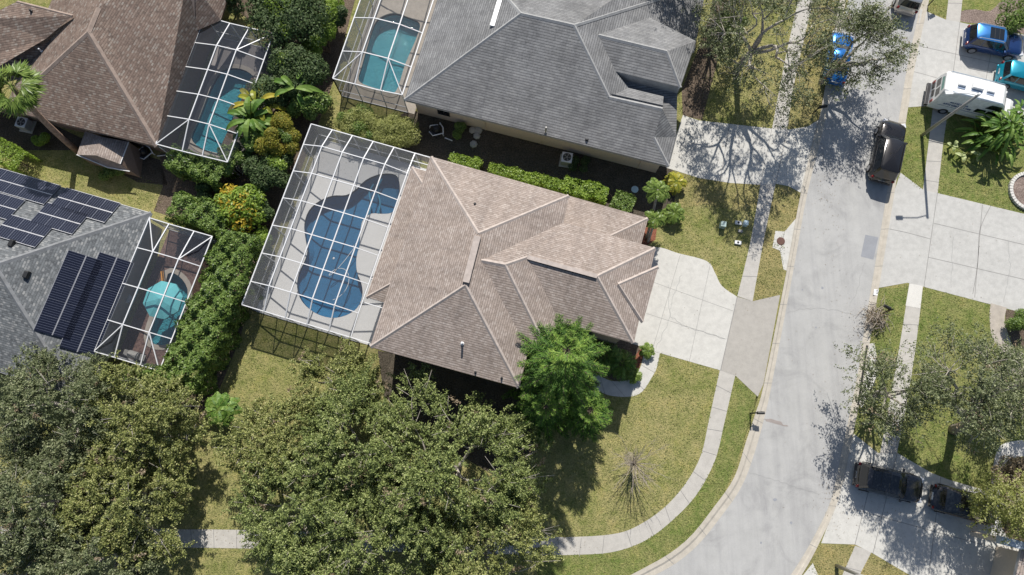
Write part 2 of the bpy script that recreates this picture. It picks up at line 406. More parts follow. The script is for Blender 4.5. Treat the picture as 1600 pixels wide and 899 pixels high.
# ------------------------------------------------------------------ pools (outlines first: they are holes in the ground)
def cpt(pts, ox, oy, s): return [(ox + x / s, oy + y / s) for x, y in pts]
poolA = spline(cpt([(410, 218), (450, 200), (490, 196), (516, 206), (524, 240), (520, 285), (500, 325), (465, 331), (430, 330), (402, 350), (393, 385), (390, 430), (379, 480), (381, 525), (396, 565), (399, 605), (382, 645), (345, 670), (295, 679), (240, 662), (198, 625), (181, 580), (186, 530), (205, 490), (215, 455), (208, 410), (205, 365), (220, 320), (255, 288), (300, 270), (345, 268), (378, 248)], 380, 180, 2.141), True, 3)
poolB = spline(cpt([(478, 375), (515, 403), (590, 425), (640, 441), (668, 410), (702, 300), (758, 170), (768, 110), (715, 82), (650, 62), (590, 78), (553, 115), (520, 220), (495, 310)], 400, 0, 2.998), True, 3)
poolC = spline(cpt([(895, 645), (930, 560), (975, 440), (1000, 385), (1040, 330), (1110, 320), (1175, 345), (1200, 400), (1150, 500), (1110, 600), (1082, 690), (1045, 720), (985, 712), (930, 690)], 0, 0, 2.998), True, 3)
poolD = spline(cpt([(655, 470), (700, 478), (735, 530), (725, 600), (700, 690), (655, 745), (600, 745), (580, 715), (600, 640), (640, 560)], 0, 240, 2.498), True, 3)
pools = [poolA, poolB, poolC, poolD]

# ground: one sheet reaching far beyond the frame, pool holes cut out
mb = MB()
mb.poly([Vector(p) for p in ((-200, -200, 0), (200, -200, 0), (200, 220, 0), (-200, 220, 0))], 0, [GP(p, 0) for p in pools])
struct(mb.build('ground', M['lawn']))

# front verge and right-hand lawns have their own grass
sheet('lawn', [(1152, 720), (1205, 540), (1192, 600), (1185, 620), (1149, 587), (1141, 616), (1131, 664), (1117, 720), (1087, 776), (1043, 820), (1003, 847), (955, 863), (900, 867), (840, 870), (840, 925), (1003, 897), (1071, 855), (1123, 795)], .004, M['lawn_green'], label='verge grass between the curved sidewalk and the kerb')
sheet('lawn', [(1395, 300), (1415, 168), (1640, 168), (1640, 345), (1445, 297)], .004, M['lawn_green'], label='green lawn below the camper van')
sheet('lawn', [(1436, -10), (1640, -10), (1640, 60), (1500, 35), (1438, 14)], .004, M['lawn_green'], label='lawn strip at the top right corner')
sheet('lawn', [(1368, 450), (1640, 452), (1640, 790), (1483, 750), (1333, 678), (1345, 560)], .004, M['lawn_green'], label='green lawn below the big double driveway')
sheet('lawn', [(1280, 851), (1337, 851), (1364, 865), (1440, 899), (1440, 960), (1230, 960), (1262, 880)], .004, M['lawn_dry'], label='browning grass patch at the bottom right')
sheet('lawn', [(1210, 287), (1252, 299), (1228, 422), (1216, 463), (1176, 471)], .004, M['lawn_dry'], label='dry verge around the storm drain')
sheet('lawn', [(1047, 268), (1190, 289), (1180, 330), (1150, 330), (1100, 320), (1040, 330)], .004, M['lawn_dry'])
sheet('lawn', [(1225, 200), (1232, 100), (1260, -20), (1330, -20), (1280, 197)], .006, M['lawn_dry'])
# side yard soil, hedge beds, mulch
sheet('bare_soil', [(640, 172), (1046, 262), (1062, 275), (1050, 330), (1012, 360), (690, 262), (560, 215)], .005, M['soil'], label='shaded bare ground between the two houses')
sheet('bare_soil', [(330, -20), (560, -20), (520, 130), (495, 200), (385, 490), (375, 530), (330, 640), (290, 640), (300, 560), (330, 350), (255, 300), (250, 240), (340, 240), (420, 60)], .005, M['litter'], label='leaf litter under the shrubs between the pools')
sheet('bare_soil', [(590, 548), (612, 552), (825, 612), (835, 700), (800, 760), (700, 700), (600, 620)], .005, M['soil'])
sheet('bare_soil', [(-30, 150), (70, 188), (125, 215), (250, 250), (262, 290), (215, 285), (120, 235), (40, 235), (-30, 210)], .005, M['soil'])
sheet('bare_soil', [(240, 330), (330, 360), (330, 320), (255, 290)], .007, M['litter'])
sheet('mulch_bed', [(1008, 340), (1030, 330), (1024, 375), (1010, 384), (1000, 390)], .007, M['redmulch'], label='red mulch by the garage corner')
sheet('mulch_bed', [(940, 585), (960, 596), (987, 592), (999, 576), (1008, 548), (985, 530), (900, 500), (880, 540)], .007, M['litter'], label='planting bed inside the curved front walk')
sheet('mulch_bed', spline([(1502, 34), (1502, 18), (1525, 15), (1548, 17), (1575, -5), (1640, -20), (1640, 60), (1560, 40)], True, 3), .008, M['gravel'], label='gravel bed beside the navy car')
sheet('mulch_bed', [(985, 592), (999, 576), (1007, 549), (1000, 546), (990, 560), (984, 575)], .012, M['redmulch'])
sheet('mulch_bed', [(1571, 484), (1571, 508), (1584, 543), (1640, 552), (1640, 490)], .008, M['litter'])
sheet('mulch_bed', spline([(1567, 738), (1580, 722), (1600, 714), (1640, 715), (1640, 850), (1575, 840), (1562, 790)], True, 3), .02, M['litter'])
sheet('mulch_bed', [(1065, 140), (1098, 60), (1120, -20), (1150, -20), (1120, 100), (1097, 188), (1067, 180)], .006, M['litter'])

# ------------------------------------------------------------------ road, kerbs, driveways, walks
RL = [(1335, -60), (1322, 0), (1293, 173), (1262, 300), (1239, 426), (1206, 600), (1195, 620 + 30), (1179, 708), (1159, 760), (1127, 807), (1083, 859), (1027, 897), (930, 935), (760, 952), (400, 935), (0, 910), (-120, 905)]
RLk = [(1323, -60), (1311, 0), (1282, 173), (1251, 300), (1228, 426), (1193, 600), (1180, 645), (1165, 690), (1147, 745), (1115, 792), (1071, 845), (1012, 884), (920, 922), (755, 938), (400, 921), (0, 896), (-120, 891)]
RR = [(1452, -60), (1440, 0), (1419, 97), (1405, 182), (1386, 300), (1366, 422), (1347, 536), (1341, 580), (1327, 650), (1316, 700), (1299, 780), (1271, 840), (1240, 892), (1190, 960), (1100, 1050)]
RRk = [(1464, -60), (1451, 0), (1430, 97), (1416, 182), (1397, 300), (1377, 422), (1358, 536), (1352, 580), (1338, 650), (1327, 700), (1309, 780), (1281, 845), (1252, 898), (1202, 967), (1112, 1057)]
roadpoly = spline(RL, False, 4) + [(-120, 1100), (900, 1200)] + spline(RR, False, 4)[::-1]
sheet('road', roadpoly, .004, M['road'],
      cracks=[[(1229, 490), (1260, 482), (1300, 484), (1330, 491), (1348, 494)], [(1170, 739), (1205, 748), (1240, 760), (1282, 772)], [(1352, 410), (1340, 450), (1328, 480)]],
      joints=[], label='pale concrete street')
sheet('road_patch', [(1352, 367), (1372.5, 371), (1364.7, 406), (1345, 401)], .009, M['roadpatch'], label='darker square repair patch in the street')
kp = (.006, [(.45, .012), (.62, .075), (1.0, .09)])
ribbon('kerb', RL, RLk, M['kerb'], kp, 3.0, 'cream kerb on the house side of the street', jw=.035)
ribbon('kerb', RR, RRk, M['kerb'], kp, 3.0, 'cream kerb on the far side of the street', jw=.035)
# spots and stains on the road
mb = MB()
for px, py, r in ((1285, 450, .12), (1211, 781, .14), (1236, 817, .1), (1189, 848, .08), (1254, 453, .06), (1275, 512, .07), (1390, 147, .07), (1397, 140, .05)):
    c = G(px, py, .01); mb.poly([(c.x + r * math.cos(a) * random.uniform(.7, 1.2), c.y + r * math.sin(a) * random.uniform(.7, 1.2), .01) for a in [k * math.pi / 4 for k in range(8)]])
struct(mb.build('road_stain', M['roadpatch']))
mb = MB(); c = G(1213, 660, .0105); mb.poly([(c.x + 1.0 * math.cos(a) * random.uniform(.5, 1.1), c.y + (-.25 * math.cos(a) + .14 * math.sin(a)) * random.uniform(.7, 1.1), .0105) for a in [k * math.pi / 8 for k in range(16)]])
struct(mb.build('road_stain', concrete('rust_stain', (.33, .29, .265), .1, .2, 2.0)), 'brownish stain on the street opposite the mailbox')

# sidewalks
def walk(L, Rr, z=.010, j=1.6, label=None, mat='walk'): ribbon('sidewalk', L, Rr, M[mat], z, j, label, jw=.04)
walk([(-60, 822), (100, 823), (235, 827), (371, 828), (600, 834), (844, 839), (900, 839), (956, 835), (992, 824), (1036, 795), (1071, 756), (1095, 712), (1107, 660), (1119, 604), (1125, 577)],
     [(-60, 850), (100, 851), (239, 855), (371, 857), (600, 862), (844, 867), (900, 867), (956, 863), (1004, 847), (1044, 819), (1087, 775), (1117, 720), (1131, 664), (1142, 616), (1149, 586)], label='sidewalk curving round the front lawn')
walk([(1152, 463), (1172, 380), (1188, 289)], [(1176, 471), (1194, 372), (1212, 287)], label='sidewalk between the two left driveways')
walk([(1206, 202), (1226, 97), (1247, 0), (1255, -40)], [(1230, 203), (1243, 120), (1271, 0), (1279, -40)], label='sidewalk under the street oak')
walk([(1478, 32), (1482, -3), (1486, -40)], [(1500, 35), (1504, -3), (1508, -40)], label='sidewalk at the top right')
walk([(1458, 165), (1450, 230), (1442, 297)], [(1482, 167), (1473, 230), (1465, 302)], label='sidewalk beside the street lamp')
walk([(1421, 443), (1412, 500), (1404, 549), (1390, 628), (1375, 708)], [(1442, 447), (1436, 500), (1428, 561), (1416, 634), (1401, 710)], label='sidewalk under the right-hand oak')
walk([(1336, 853), (1316, 899), (1296, 945)], [(1362, 862), (1340, 905), (1320, 950)], label='sidewalk at the bottom right')
sheet('sidewalk', [(1421, 443), (1442, 447), (1438, 482), (1415, 478)], .016, M['walklight'], label='new pale sidewalk square')
mb_ = None
# driveways
sheet('driveway', spline([(960, 395), (1022, 386), (1060, 396), (1104, 408), (1117, 426), (1128, 447), (1152, 464)], False, 4) + [(1126, 579), (1028, 551), (970, 531)], .012, M['drive'],
      joints=[[(1063, 398), (1020, 545)], [(1110, 412), (1077, 565)], [(1012, 438), (1145, 486)], [(1010, 490), (1134, 530)]],
      cracks=[[(1045, 445), (1047, 495), (1025, 545)], [(1047, 495), (1070, 510), (1135, 530)], [(1065, 430), (1050, 470), (1047, 495)]], jw=.025, label='bright white driveway of the tan-roofed house')
sheet('driveway', [(1152, 464), (1176, 471), (1219, 461), (1193, 600), (1184, 620), (1149, 587), (1126, 579)], .014, M['apron'], joints=[[(1152, 464), (1126, 579)]], jw=.06, label='greyer driveway apron at the kerb')
sheet('driveway', [(1040, 262), (1067, 180), (1092, 188.5), (1206, 201), (1230, 203), (1262, 198), (1283, 185), (1252, 302), (1232, 291), (1210, 287), (1188, 289), (1140, 286), (1093, 278.5)], .012, M['drive'],
      joints=[[(1206, 201), (1188, 289)], [(1230, 203), (1212, 287)], [(1140, 193), (1125, 284)]], jw=.04, label='driveway of the grey-roofed house')
sheet('driveway', [(1430, 100), (1438, 14), (1478, 31), (1500, 35), (1513, 38), (1640, 62), (1640, 215), (1530, 180), (1482, 167), (1458, 165), (1417, 168)], .012, M['drive2'],
      joints=[[(1500, 35), (1482, 167)], [(1432, 71), (1640, 118)], [(1548, 85), (1530, 180)], [(1427, 112), (1450, 118), (1490, 130)]], label='driveway with the parked camper van')
sheet('driveway', [(1397, 300), (1407, 270), (1443, 297), (1465, 302), (1640, 344), (1640, 500), (1442, 448), (1418, 442), (1373, 450)], .012, M['drive2'],
      joints=[[(1465, 301), (1444, 447)], [(1459, 349), (1640, 392)], [(1450, 402), (1640, 446)], [(1535, 320), (1523, 465)], [(1548, 322), (1531, 360), (1528, 410), (1520, 460)], [(1390, 358), (1418, 364), (1455, 374)]],
      cracks=[[(1575, 375), (1578, 420), (1568, 473)], [(1490, 370), (1486, 450)]], label='wide double driveway below the street lamp')
sheet('driveway', [(1330, 690), (1334, 678), (1372, 708), (1402, 708), (1455, 739), (1483, 750), (1640, 796), (1640, 1000), (1500, 940), (1415, 895), (1364, 865), (1336, 851), (1283, 849), (1305, 790)], .012, M['drive'],
      joints=[[(1402, 708), (1364, 865)], [(1372, 708), (1336, 851)], [(1330, 795), (1640, 880)], [(1470, 745), (1450, 910)]], label='driveway shaded by the right-hand oak')
sheet('driveway', [(1270, 880), (1254, 900), (1222, 950), (1300, 950)], .012, M['drive'])
ribbon('footpath', [(1031, 552), (1026, 575), (1019.5, 588), (1003.5, 612), (983.6, 620), (951.6, 618), (925, 606)], [(1007, 546), (1004, 562), (999.6, 576), (987.6, 592), (960, 596), (941.7, 590), (925, 580)], M['drive'], .013, 1.5, 'curved front walk', jw=.03)
ribbon('footpath', [(1548, 474), (1546, 494), (1550, 526), (1566, 551), (1590, 600), (1640, 640)], [(1573, 481), (1570, 494), (1571, 508), (1584, 543), (1610, 555), (1640, 560)], M['stone'], .013, 0, 'curved pinkish path at the right edge')
ribbon('footpath', [(1640, 686), (1580, 690), (1557, 706), (1548, 760), (1540, 800)], [(1640, 712), (1592, 714), (1568, 730), (1562, 790), (1560, 830)], M['walklight'], .013, 0, 'pale curved path round the planting ring')
# storm drains
sheet('storm_drain', [(1245, 340), (1226, 362), (1211.6, 361), (1207, 387), (1219, 392), (1224, 421), (1231, 424), (1240, 372)], .015, M['drive'], joints=[[(1226, 362), (1219, 392)]], label='concrete storm inlet with a round lid')
o = sheet('storm_drain', [(1355, 538), (1366, 536), (1373.5, 573), (1366, 600), (1347, 638), (1341, 632)], .015, M['drive'], label='wedge-shaped concrete storm inlet under the oak')
mb = MB(); c = G(1220, 377, .02); mb.lathe((c.x, c.y, .018), [(.31, 0), (.31, .02), (.26, .03), (.05, .03)], 20)
t_ = mb.build('manhole_lid', plain('rust', (.12, .06, .045), .8)); tag(t_, 'round rusty manhole lid on the storm inlet', 'manhole cover')
mb = MB(); p = G(1355, 540, .1); q = G(1341, 632, .1); mb.bar(p, q, .12, .05); struct(mb.build('storm_drain', M['black']), 'dark inlet slot in the kerb')
mb = MB(); p, q, r_, s_ = G(1366, 452, .1), G(1373, 453, .1), G(1371, 462, .1), G(1364.5, 461, .1); mb.add([Vector((v.x, v.y, .096)) for v in (s_, r_, q, p)], [(0, 1, 2, 3)])
m0 = mb.build('kerb_number', M['white']); tag(m0, 'white house number panel painted on the kerb', 'kerb marking')
mb = MB()
for k in range(3):
    a = G(1369.3, 454.4 + k * 2.4, 0); mb.box((a.x, a.y, .0985), (.10, .06, .001), .2)
    mb.box((a.x + .03, a.y, .0985), (.02, .09, .001), .2)
mb.build('numeral', M['black'], m0)

# ------------------------------------------------------------------ roofs
def downplane(p, d2, pitch):
    d = Vector((d2[0], d2[1], 0)).normalized()
    return (Vector(p), Vector((d.x * math.sin(pitch), d.y * math.sin(pitch), math.cos(pitch))))
def eaveplane(a, b, z, inside, pitch):
    A = G(a[0], a[1], z); B = G(b[0], b[1], z); e = (B - A); nrm = Vector((-e.y, e.x, 0)).normalized()
    I = G(inside[0], inside[1], z)
    if (I - A).dot(nrm) > 0: nrm = -nrm
    return downplane(A, nrm, pitch)
def roof_mesh(name, V, faces, mat, parent, thick=0.0):
    mb = MB()
    for f in faces:
        pts = [V[k] if isinstance(k, str) else k for k in f]
        n = Vector((0, 0, 0))
        for i in range(len(pts)):
            a, b = pts[i], pts[(i + 1) % len(pts)]; n += Vector(((a.y - b.y) * (a.z + b.z), (a.z - b.z) * (a.x + b.x), (a.x - b.x) * (a.y + b.y)))
        n.normalize()
        if n.z < 0: n = -n
        hz = Vector((0, 0, 1)).cross(n); hz = hz.normalized() if hz.length > 1e-3 else Vector((1, 0, 0)); up = n.cross(hz)
        s = len(mb.f); mb.poly(pts)
        for fi in range(s, len(mb.f)):
            mb.uv[fi] = [(Vector(mb.v[i]).dot(hz), Vector(mb.v[i]).dot(up) + 50) for i in mb.f[fi]]
    return mb.build(name, mat, parent)
def caps(V, edges, mat, parent, w=.30, h=.05, name='ridge_cap'):
    for a, b in edges:
        p = V[a] if isinstance(a, str) else a; q = V[b] if isinstance(b, str) else b
        mb = MB(); d = (q - p); sd = d.cross(Vector((0, 0, 1))).normalized() * w / 2; u = Vector((0, 0, h)); l = Vector((0, 0, -.06))
        mb.add([p - sd + l, p + u, p + sd + l, q - sd + l, q + u, q + sd + l], [(0, 1, 4, 3), (1, 2, 5, 4), (0, 2, 1), (3, 4, 5)]); mb.build(name, mat, parent)
def fascia(loop, parent, mat, drop=.2, name='fascia', soff=True):
    mb = MB(); n = len(loop)
    cx = sum(p.x for p in loop) / n; cy = sum(p.y for p in loop) / n
    ar = sum(loop[i].x * loop[(i + 1) % n].y - loop[(i + 1) % n].x * loop[i].y for i in range(n))
    if ar < 0: loop = loop[::-1]
    for i in range(n):
        a, b = loop[i], loop[(i + 1) % n]; d = (b - a); o = Vector((d.y, -d.x, 0)).normalized() * .02
        mb.add([a + o + Vector((0, 0, -drop)), b + o + Vector((0, 0, -drop)), b + o - Vector((0, 0, .01)), a + o - Vector((0, 0, .01))], [(0, 1, 2, 3)])
        mb.add([a + o - Vector((0, 0, .01)), b + o - Vector((0, 0, .01)), b - o * 2, a - o * 2], [(0, 1, 2, 3)])
    if soff: mb.poly([p - Vector((0, 0, drop - .01)) for p in loop])
    return mb.build(name, mat, parent)
def inset(loop, d):
    n = len(loop); ar = sum(loop[i].x * loop[(i + 1) % n].y - loop[(i + 1) % n].x * loop[i].y for i in range(n))
    if ar < 0: loop = loop[::-1]
    out = []
    for i in range(n):
        a, b, c = loop[i - 1].to_2d(), loop[i].to_2d(), loop[(i + 1) % n].to_2d()
        e1 = (b - a).normalized(); e2 = (c - b).normalized(); n1 = Vector((-e1.y, e1.x)); n2 = Vector((-e2.y, e2.x))
        k = n1 + n2; k = k / max(.25, k.length_squared / 2) if k.length > .01 else n1
        out.append(b + k * d)
    return out
def window(parent, p, dirv, w, h, z, frame=None):
    """p: 2d point on the wall plane, dirv: outward 2d normal"""
    nrm = Vector((dirv[0], dirv[1])).normalized(); ang = math.atan2(nrm.y, nrm.x)
    f = MB(); c = p + nrm * .02
    for dz in (-h / 2, h / 2): f.box((c.x, c.y, z + dz), (.07, w + .1, .08), ang)
    tv = Vector((-nrm.y, nrm.x))
    for s in (-1, 1):
        q = c + tv * s * w / 2; f.box((q.x, q.y, z), (.07, .07, h), ang)
    fr = f.build('window', frame or M['trimw'], parent)
    g = MB(); g.box((c.x, c.y, z), (.03, w, h), ang); g.build('pane', M['glass'], fr)
    return fr
def walls(loop, ins, z1, mat, parent):
    pts = inset(loop, ins); mb = MB(); mb.prism([(p.x, p.y) for p in pts], -.05, z1, 0, False)
    return mb.build('wall', mat, parent), pts

# ---- house A: two-storey, tan shingles
ZA = 5.9; PA = R(24.5)
hA = thing('house', 'two-storey house under the big tan-brown shingle roof, beside the kidney-shaped pool', 'house', G(760, 450, 0))
def rel(o): return Vector(o.location)
A_ = {}
PLA = dict(N=eaveplane((673, 245), (889, 306), ZA, (750, 400), PA), Wt=eaveplane((673, 245), (578.5, 542), ZA, (750, 400), PA),
           S=eaveplane((578.5, 542), (811, 606), ZA, (730, 450), PA), E=eaveplane((889, 306), (811, 606), ZA, (750, 400), PA),
           GN=eaveplane((880, 348), (1024, 388), ZA, (930, 440), PA), GS=eaveplane((990, 536), (875, 504), ZA, (930, 440), PA),
           GE=eaveplane((1024, 388), (990, 536), ZA, (930, 440), PA))
for k, (x, y, pl) in dict(A=(673, 245, 0), B=(889, 306, 0), G=(578.5, 542, 0), H=(811, 606, 0), R1=(747.6, 365, 'Wt'), R2=(727, 446, 'Wt'),
        V1=(880, 348, 0), I=(825, 548, 0), K=(860, 558, 0), L=(875, 504, 0), M1=(752, 407, 'GN'), M2=(789, 414, 'GN'), M3=(824, 402, 'GN'), M4=(933, 432, 'GN'),
        E1=(1024, 388, 0), F=(990, 536, 0)).items():
    A_[k] = G(x, y, ZA) if pl == 0 else on_plane(x, y, PLA[pl])
A_['R2'].z = A_['R1'].z
p = on_plane(727, 446, (Vector((0, 0, A_['R1'].z)), Vector((0, 0, 1)))); A_['R2'] = p
p = on_plane(789, 414, (Vector((0, 0, A_['M1'].z)), Vector((0, 0, 1)))); A_['M2'] = p
A_['M4'] = G(933, 432, A_['M3'].z)
print('A ridge', A_['R1'].z, 'M1', A_['M1'].z, 'M3', A_['M3'].z)
A_['M1'] = on_plane(752, 407, PLA['E']); print('M1 on E', A_['M1'].z)
zM = (A_['M1'].z + A_['M2'].z) / 2; A_['M1'] = G(752, 407, zM); A_['M2'] = G(789, 414, zM)
roof_mesh('roof', A_, [('A', 'B', 'R1'), ('A', 'R1', 'R2', 'G'), ('G', 'R2', 'H'), ('R1', 'B', 'V1', 'M1', 'R2'), ('R2', 'M1', 'I', 'H'),
        ('M1', 'M2', 'K', 'I'), ('M2', 'M3', 'L', 'K'), ('M1', 'V1', 'M2'), ('V1', 'M3', 'M2'), ('V1', 'E1', 'M4', 'M3'), ('M3', 'M4', 'F', 'L'), ('M4', 'E1', 'F')], M['roofA'], hA)
caps(A_, [('A', 'R1'), ('R1', 'B'), ('R2', 'G'), ('R2', 'H'), ('M1', 'M2'), ('M2', 'M3'), ('M2', 'K'), ('M4', 'E1'), ('M4', 'F')], M['capA'], hA)
mb = MB(); a, b = A_['R1'], A_['R2']; mb.bar(a.lerp(b, .06) + Vector((0, 0, .06)), a.lerp(b, .95) + Vector((0, 0, .06)), .42, .16); mb.build('ridge_vent', M['capA'], hA); mb = MB()
a, b = A_['M3'], A_['M4']; mb.bar(a + Vector((0, 0, .02)), b + Vector((0, 0, .02)), .28, .05)
mb.build('ridge_vent', M['capA'], hA)
mb = MB(); e = Vector((.04, -.17, -.03)); mb.bar(a.lerp(b, .15) + e, a.lerp(b, .9) + e, .05, .02); mb.build('vent_slot', M['black'], hA)
loopA = [A_[k] for k in ('A', 'B', 'V1', 'E1', 'F', 'L', 'K', 'I', 'H', 'G')]
fascia(loopA, hA, M['trimb'])
wA, wptsA = walls(loopA, .5, ZA - .18, M['wallA'], hA)
# garage pediment: small hip raised on the street-side slope
T = on_plane(966, 445, PLA['GE']); P1 = on_plane(1028, 418, PLA['GE']); P2 = on_plane(1004, 504, PLA['GE'])
up = Vector((0, 0, .13)); V2 = dict(a=T + up * .7, b=P1 + up, c=P2 + up)
roof_mesh('roof', V2, [('a', 'b', 'c')], M['roofA'], hA)
caps(V2, [('a', 'b'), ('a', 'c')], M['capA'], hA, .26)
mb = MB(); q = [T - up * 3, P1 - up * 3, P2 - up * 3, V2['a'] - Vector((0, 0, .02)), V2['b'] - Vector((0, 0, .02)), V2['c'] - Vector((0, 0, .02))]
mb.add(q, [(0, 1, 4, 3), (1, 2, 5, 4), (2, 0, 3, 5)]); mb.build('fascia', M['capA'], hA)
# low one-storey roofs: pool side and driveway side
o0, o1 = G(643, 261, 2.9), G(579.5, 467, 2.9)
uA = (A_['B'] - A_['A']); uA.z = 0; uA.normalize(); vA = Vector((uA.y, -uA.x, 0))
o1 = o0 + vA * (o1 - o0).dot(vA); W_ = 2.9; rz_ = W_ * .40
L_ = dict(a=o0, b=o1, c=o1 + uA * W_ + Vector((0, 0, rz_)) - vA * W_ * .9, d=o0 + uA * W_ + Vector((0, 0, rz_)) + vA * W_ * .9, e=o0 + uA * W_, f=o1 + uA * W_)
roof_mesh('roof', L_, [('a', 'd', 'c', 'b'), ('a', 'e', 'd'), ('b', 'c', 'f')], M['roofA'], hA); caps(L_, [('a', 'd'), ('b', 'c')], M['capA'], hA, .28)
fascia([L_[k] for k in ('a', 'e', 'f', 'b')], hA, M['trimw'], .16)
c0, c1 = G(880, 304, 2.9), G(1012, 343, 2.9); c1 = c0 + uA * (c1 - c0).dot(uA)
D_ = 3.2; C_ = dict(a=c0, b=c1, c=c1 + vA * D_ - uA * D_ * .98 + Vector((0, 0, D_ * .42)), d=c0 + vA * D_ + Vector((0, 0, D_ * .42)), e=c1 + vA * D_, f=c0 + vA * D_)
roof_mesh('roof', C_, [('a', 'b', 'c', 'd'), ('b', 'e', 'c')], M['roofA'], hA); caps(C_, [('b', 'c')], M['capA'], hA, .28)
fascia([C_[k] for k in ('a', 'b', 'e', 'f')], hA, M['trimb'], .16)
mb = MB(); ps = inset([C_[k] for k in ('a', 'b', 'e', 'f')], .5); mb.prism([(p.x, p.y) for p in ps], -.05, 2.75, 0, False); mb.build('wall', M['wallA'], hA)
# vents on the roof
def vent(px, py, pl, hh, r, mat, parent, name='vent_pipe'):
    p = on_plane(px, py, pl); m = MB(); m.lathe((p.x, p.y, p.z - .05), [(r * 1.8, 0), (r * 1.6, .08), (r, .1), (r, hh), (r * .7, hh + .01)], 10); return m.build(name, mat, parent)
vent(722.5, 537, PLA['S'], .5, .07, M['white'], hA)
for x, y in ((743, 582), (784, 591)): vent(x, y, PLA['S'], .45, .05, M['darkm'], hA)
vent(742, 319, PLA['N'], .2, .06, M['darkm'], hA)
# garage door and windows
fr_, e1_ = wptsA, None
def wall_dir(a, b): d = (b - a).normalized(); return Vector((d.y, -d.x))
def door(parent, a, b, w, h, mat, t=.5, name='garage_door'):
    d = (b - a).normalized(); nrm = Vector((d.y, -d.x)); c = a.lerp(b, t) + nrm * .02; ang = math.atan2(nrm.y, nrm.x); m = MB()
    m.box((c.x, c.y, h / 2), (.05, w, h), ang)
    for k in range(1, 5): m.box((c.x + nrm.x * .03, c.y + nrm.y * .03, h * k / 5), (.02, w, .03), ang)
    return m.build(name, mat, parent)
def outward(pts):
    n = len(pts); ar = sum(pts[i].x * pts[(i + 1) % n].y - pts[(i + 1) % n].x * pts[i].y for i in range(n))
    return pts if ar > 0 else pts[::-1]
wptsA = outward(wptsA)
for i in range(len(wptsA)):
    a, b = wptsA[i], wptsA[(i + 1) % len(wptsA)]; ln = (b - a).length; nr = wall_dir(a, b)
    if nr.x > .9 and a.x > 8 and ln > 5: door(hA, a, b, 4.9, 2.2, M['trimw']); window(hA, a.lerp(b, .5), nr, 1.6, 1.2, 4.5)
    elif ln > 3:
        k = int(ln // 3.2)
        for j in range(k): window(hA, a.lerp(b, (j + .5) / k), nr, 1.1, 1.3, 4.4)
        if nr.y < -.8:
            for j in range(k): window(hA, a.lerp(b, (j + .5) / k), nr, 1.1, 1.4, 1.5)

# ---- house B: grey shingles, one storey
ZB = 2.9; PB = R(25)
hB = thing('house', 'one-storey cream house under the plain grey shingle roof at the top centre', 'house', G(860, 100, 0))
PLB = dict(S=eaveplane((632, 156), (1045, 260), ZB, (860, 100), PB)); B_ = {}
def B(k, x, y, pl=None, z=None): B_[k] = on_plane(x, y, PLB[pl]) if pl else G(x, y, ZB if z is None else z)
B('a', 632, 156); B('b', 1045, 260)
B('r1', 814, 21, 'S'); zr = B_['r1'].z; B('r2', 897, 39.5, z=zr); B('r3', 952, 152, 'S'); B('r4', 1035, 170.5, z=B_['r3'].z)
B('j', 1022, 215, 'S'); B('e1', 1057, 214)
uB = (B_['b'] - B_['a']); uB.z = 0; uB.normalize(); vB = Vector((uB.y, -uB.x, 0))
PLB['E'] = downplane(B_['r2'], uB, PB); PLB['N'] = downplane(B_['r1'], -vB, PB); PLB['W'] = downplane(B_['a'], -uB, PB)
PLB['N3'] = downplane(B_['r3'], -vB, PB)
B('v1', 983, 137, 'N3'); B('n4', 1037, 150, 'N3')
B('v2', 962, 112, 'E'); B('w1', 935, 55, 'E'); zw = B_['w1'].z; B('w2', 1042, 80.5, z=zw)
PLB['WS'] = downplane(B_['w1'], vB, PB); B('we', 1063, 137, 'WS'); B('v2s', 962, 112, 'WS'); B_['v2'] = (B_['v2'] + B_['v2s']) / 2
B_['far1'] = B_['r1'] - uB * 0 - vB * 0
# extend north beyond the frame
def PP(o, du, dv, dz): return o + uB * du - vB * dv + Vector((0, 0, dz))
tb = math.tan(PB); dN = (zr - ZB) / tb
B_['r1n'] = PP(B_['r1'], -3, 3, -3 * tb); B_['cw'] = PP(B_['a'], 0, 22, 0); B_['r2n'] = PP(B_['r2'], dN, dN, -dN * tb)
B_['nwc'] = PP(B_['r1'], -dN, dN, -dN * tb)
B_['wn'] = PP(B_['w1'], 1.5, 4.2, -4.2 * tb); B_['we2'] = PP(B_['w2'], (zw - B_['we'].z) / tb, (zw - B_['we'].z) / tb, -(zw - B_['we'].z))
B_['wcor'] = PP(B_['a'], 0, 12, 0)
B_['r1w'] = B_['nwc']
print('B ridge', zr, 'r3', B_['r3'].z, 'w1', zw, 'we', B_['we'].z)
roof_mesh('roof', B_, [('a', 'r1', 'r2', 'r3', 'r4', 'j', 'b'), ('a', 'wcor', 'nwc', 'r1'), ('r1', 'nwc', 'r2n', 'r2'), ('r2', 'w1', 'v2', 'v1', 'r3'),
     ('r3', 'v1', 'n4', 'r4'), ('w1', 'w2', 'we', 'v2'), ('w2', 'we2', 'we'), ('w1', 'wn', 'we2', 'w2'), ('j', 'e1', 'b'), ('r4', 'e1', 'j')], M['roofB'], hB)
NW_ = {k: on_plane(x, y, PLB['E']) - Vector((0, 0, .04)) for k, x, y in (('a', 897, 40), ('b', 1000, -30), ('b2', 1040, -90), ('c', 1115, -90), ('d', 1100, 0), ('e', 1085, 82), ('f', 1072, 86), ('g', 935, 56))}
print('E eave', NW_['e'].z, NW_['d'].z)
roof_mesh('roof', NW_, [('a', 'b', 'b2', 'c', 'd', 'e', 'f', 'g')], M['roofB'], hB)
